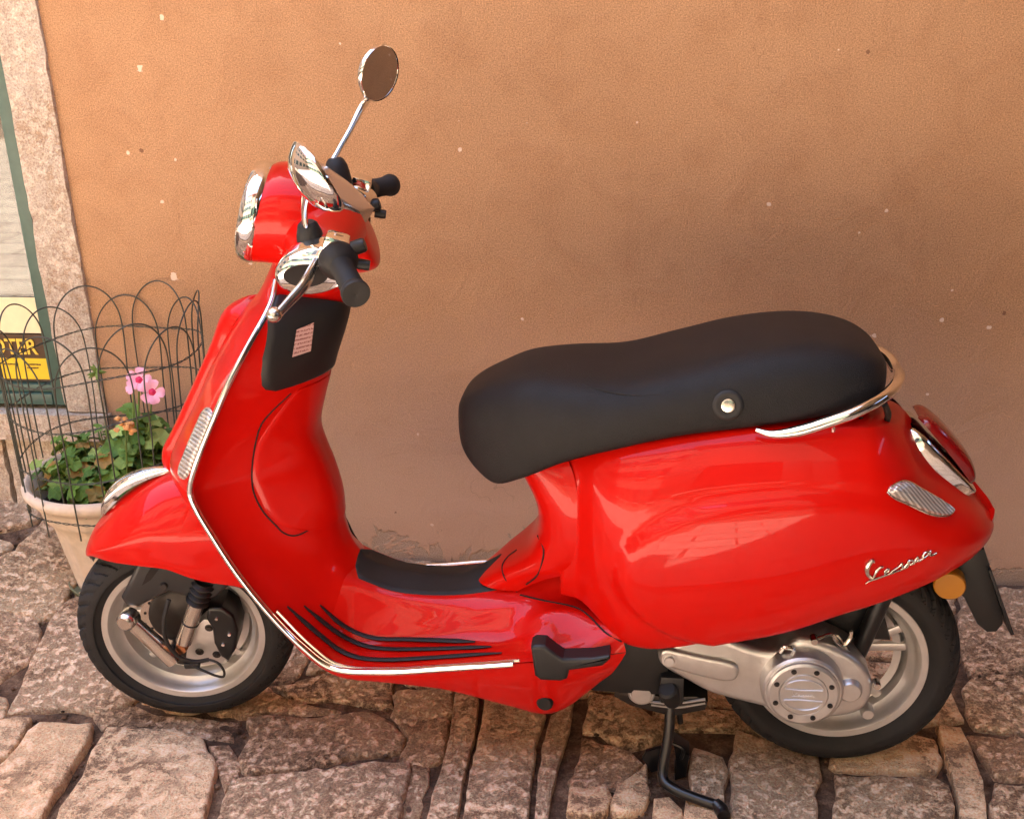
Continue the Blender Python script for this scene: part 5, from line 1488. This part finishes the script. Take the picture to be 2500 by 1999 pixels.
pot = empty('flower_pot', (PX, PY, PZ))
tag(pot, 'pale clay flower pot with a rolled rim, standing beside the front wheel', 'flower pot')
H = .345 - PZ
prof_pot = [(.0001, .012), (.112, .012), (.120, .0), (.127, .012), (.160, .215), (.166, .232), (.176, .240), (.180, .252), (.183, .275), (.196, .300), (.208, .306), (.214, .316), (.215, .328), (.210, .338), (.203, .341), (.195, .336), (.190, .322), (.180, .30), (.172, .26), (.165, .25)]
bm = bmesh.new()
seg = 160
rows = []
pd = []
for a, b in zip(prof_pot[:-1], prof_pot[1:]):
    n = max(1, int(math.hypot(b[0] - a[0], b[1] - a[1]) / .012))
    pd += [(a[0] + (b[0] - a[0]) * j / n, a[1] + (b[1] - a[1]) * j / n) for j in range(n)]
pd.append(prof_pot[-1])
half_i = max(range(len(pd)), key=lambda i: pd[i][0])
for i, (r, h) in enumerate(pd):
    row = []
    for j in range(seg):
        a = 2 * math.pi * j / seg
        rr = r
        if i < half_i and .03 < h < .215:
            ph = (a / (2 * math.pi) * 16) % 1.0
            if .16 < ph < .84:
                rr -= .0045 * smooth01(min(ph - .16, .84 - ph) / .06) * smooth01((h - .03) / .012) * smooth01((.215 - h) / .012)
        row.append((rr * math.cos(a), rr * math.sin(a), h * H / .341))
    rows.append(row)
V = grid(bm, rows, closed_v=True)
bmesh.ops.remove_doubles(bm, verts=bm.verts, dist=2e-5)
finish('pot_body', bm, 'pot_clay', pot, sharp=45)
bm = bmesh.new()
rows = [[(max(r, .0001) * math.cos(a), max(r, .0001) * math.sin(a), .268 * H / .341 + .02 * noise.noise(Vector((r * 14 * math.cos(a), r * 14 * math.sin(a), 3))) + .008 * noise.noise(Vector((r * 50 * math.cos(a), r * 50 * math.sin(a), 5)))) for a in [2 * math.pi * j / 60 for j in range(60)]] for r in [.178 * i / 24 for i in range(25)]]
grid(bm, rows, closed_v=True)
finish('soil', bm, 'potting_soil', pot, sharp=180)
lathe('saucer', [(.0001, -.008), (.138, -.008), (.146, .004), (.150, .018), (.146, .019), (.140, .006), (.11, .003)], (0, 0, 0), (0, 0, 1), 'pot_saucer', pot, seg=64)

plant = empty('geranium_plant', (PX, PY, .28))
tag(plant, 'leafy green geranium with two pink blossoms growing in the clay pot', 'plant')
def leaf_mesh(seed):
    r2 = random.Random(seed)
    bm = bmesh.new()
    n = 18
    rings = []
    for f in (.02, .35, .7, 1.0):
        ring = []
        for j in range(n):
            a = 2 * math.pi * j / n + math.pi / n
            lob = 1.0 + .13 * math.cos(5 * a) + r2.uniform(-.05, .05)
            notch = 1.0 - .55 * math.exp(-((a - math.pi) / .22) ** 2)
            rr = f * lob * (notch if f > .3 else 1)
            z = .28 * f * f - .22 * f * abs(math.cos(2.5 * a)) + r2.uniform(-.07, .07) * f
            ring.append((rr * math.cos(a), rr * math.sin(a), z))
        rings.append(ring)
    grid(bm, rings, closed_v=True)
    return bm
leaf_o = []
for i in range(4):
    o = finish('leaf', leaf_mesh(i), 'geranium_leaf', plant, sharp=180)
    leaf_o.append(o)
dry_me = leaf_o[1].data.copy(); dry_me.materials.clear(); dry_me.materials.append(M['dry_leaf'])
r3 = random.Random(21)
stem_bm = bmesh.new()
def put_leaf(x, y, z, s, dry=False, first=None):
    """x, y, z relative to the plant's base."""
    if first is not None:
        o = first
    else:
        o = bpy.data.objects.new('leaf', dry_me if dry else r3.choice(leaf_o).data)
        col.objects.link(o); o.parent = plant
    o.location = (x, y, z)
    o.scale = (s, s, s)
    out = math.atan2(y, x)
    o.rotation_euler = (r3.uniform(-.6, .6), r3.uniform(.0, .9), out + r3.uniform(-1, 1))
    bx0, by0 = x * .45, y * .45
    tube_bm([(bx0, by0, .01), (x * .8, y * .8, z * .6), (x, y, z)], .0016, 5, bm=stem_bm, smooth=3)
cnt = 0
# the tall leafy side by the scooter
for i in range(230):
    a = r3.uniform(0, 2 * math.pi); rr = math.sqrt(r3.random())
    x = .062 + .128 * rr * math.cos(a); y = -.01 + .13 * rr * math.sin(a)
    if math.hypot(x, y) > .19:
        continue
    hmax = .27 * (1 - .55 * rr ** 2) * (0.75 + .25 * math.cos(a))
    z = hmax * r3.uniform(.25, 1.0) + .02
    put_leaf(x, y, z, r3.uniform(.014, .031), r3.random() < .06, leaf_o[cnt] if cnt < 4 else None); cnt += 1
# low leaves on the left and along the front rim
for i in range(120):
    a = r3.uniform(rad(110), rad(330)); rr = r3.uniform(.09, .18)
    x = rr * math.cos(a); y = rr * math.sin(a)
    z = r3.uniform(.01, .125) * (1.0 if x < -.03 else .6) + .012
    put_leaf(x, y, z, r3.uniform(.012, .027), r3.random() < .12); cnt += 1
stems = finish('stems', stem_bm, 'stem_green', plant)
stems.location = (0, 0, 0)

def blossom(cx, cy, cz, n, R, tilt_v):
    base = Vector((cx, cy, cz))
    nv = Vector(tilt_v).normalized()
    a_, u_, w_ = basis(nv)
    for k2 in range(n):
        a = 2 * math.pi * k2 / n
        a += r3.uniform(-.15, .15)
        d = u_ * math.cos(a) + w_ * math.sin(a)
        s = a_.cross(d)
        bm = bmesh.new()
        rows = []
        for f, wd, lift in ((.05, .08, 0), (.3, .22, .10), (.6, .40, .24), (.85, .42, .30), (1.0, .22, .22)):
            rows.append([base + d * (R * f) + s * (R * wd * v2) + a_ * (R * (lift + .06 * abs(v2))) for v2 in (-1, -.5, 0, .5, 1)])
        grid(bm, rows)
        finish('petal', bm, 'petal_pink', plant, sharp=180)
    bm = lathe_bm([(.0001, R * .24), (R * .12, R * .20), (R * .24, R * .14), (R * .42, R * .05)], base, nv, 14)
    finish('flower_eye', bm, 'petal_eye', plant)
fv = Vector((PX, PY, .28))
for q, n, R, tv in ((Vector((-0.9295,0.46,0.603)), 5, .030, (.25, -.8, .5)), (Vector((-0.8856,0.43,0.5845)), 5, .030, (.3, -.85, .35)), (Vector((-0.9523,0.47,0.5809)), 5, .020, (-.3, -.7, .6))):
    b = q - fv
    blossom(b.x, b.y, b.z, n, R, tv)
    tube('flower_stalk', [(b.x * .5, b.y * .5, .05), (b.x * .8, b.y * .8, b.z * .6), tuple(b)], .0022, 'stem_green', plant, seg=6)
# seed head on its own stalk and fading orange buds
sh = Vector((-1.0356,0.46,0.6198)) - fv
tube('flower_stalk', [(-.02, -.02, .02), (sh.x * .7, sh.y * .7, sh.z * .5), tuple(sh)], .002, 'stem_green', plant, seg=6)
def bud(c, d, L, r, mat):
    lathe('bud', [(.0001, 0), (r, L * .3), (r * .8, L * .7), (.0001, L)], c, d, mat, plant, seg=8)
for i in range(11):
    bud(sh, (r3.uniform(-1, 1), r3.uniform(-1, .3), r3.uniform(-.6, .9)), .024, .0042, 'stem_green')
ob = Vector((-0.9199,0.34,0.5303)) - fv
tube('flower_stalk', [(ob.x * .6, ob.y * .6, .03), tuple(ob)], .002, 'stem_green', plant, seg=6)
for i in range(14):
    bud(ob + Vector((r3.uniform(-.018, .018), r3.uniform(-.012, .012), r3.uniform(-.02, .02))), (r3.uniform(-1, 1), r3.uniform(-1, .2), r3.uniform(-.3, 1)), .018, .006, 'bud_orange')

# wire edging bent round the pot: arched hoops and twisted line wires
fence = empty('wire_fence', (PX + .02, PY, PZ))
tag(fence, 'low dark wire border fence with arched hoops bent round the flower pot', 'fence')
FR = .238
def fp_(a, z):
    lean = .03 * (z - .4)
    r = FR * (1 + .10 * (z - .5)) + .004 * math.sin(3 * a)
    return (r * math.cos(a) + .02 * (z - .3), r * math.sin(a) * .93, z - PZ + .012 * math.cos(a - .3))
NV = 15
hoop = None
for i in range(NV):
    a0 = 2 * math.pi * i / NV + .1
    da = 2 * math.pi / NV * 1.72
    topz = .775 if i % 2 == 0 else .74
    spring = topz - .115
    pts = [fp_(a0, .26), fp_(a0 + r3.uniform(-.01, .01), .37), fp_(a0 + r3.uniform(-.012, .012), .50), fp_(a0, spring)]
    for j in range(1, 8):
        u = math.pi * j / 8
        pts.append(fp_(a0 + da / 2 - da / 2 * math.cos(u), spring + (topz - spring) * math.sin(u)))
    pts += [fp_(a0 + da, spring), fp_(a0 + da + r3.uniform(-.012, .012), .50), fp_(a0 + da + r3.uniform(-.01, .01), .36)]
    tube('hoop', pts, .0019, 'fence_wire', fence, seg=6, smooth=4)
for z in (.30, .415, .545, .655):
    bm = bmesh.new()
    for ph in (0, math.pi):
        pts = []
        for j in range(240):
            a = 2 * math.pi * j / 240
            p = Vector(fp_(a, z + .006 * math.sin(4 * a + z * 9)))
            rad_ = Vector((math.cos(a), math.sin(a), 0))
            w = j * .75 + ph
            pts.append(tuple(p + rad_ * (.0017 * math.cos(w)) + Vector((0, 0, .0017 * math.sin(w)))))
        tube_bm(pts, .0012, 5, closed=True, smooth=0, bm=bm)
    finish('line_wire', bm, 'fence_wire', fence)
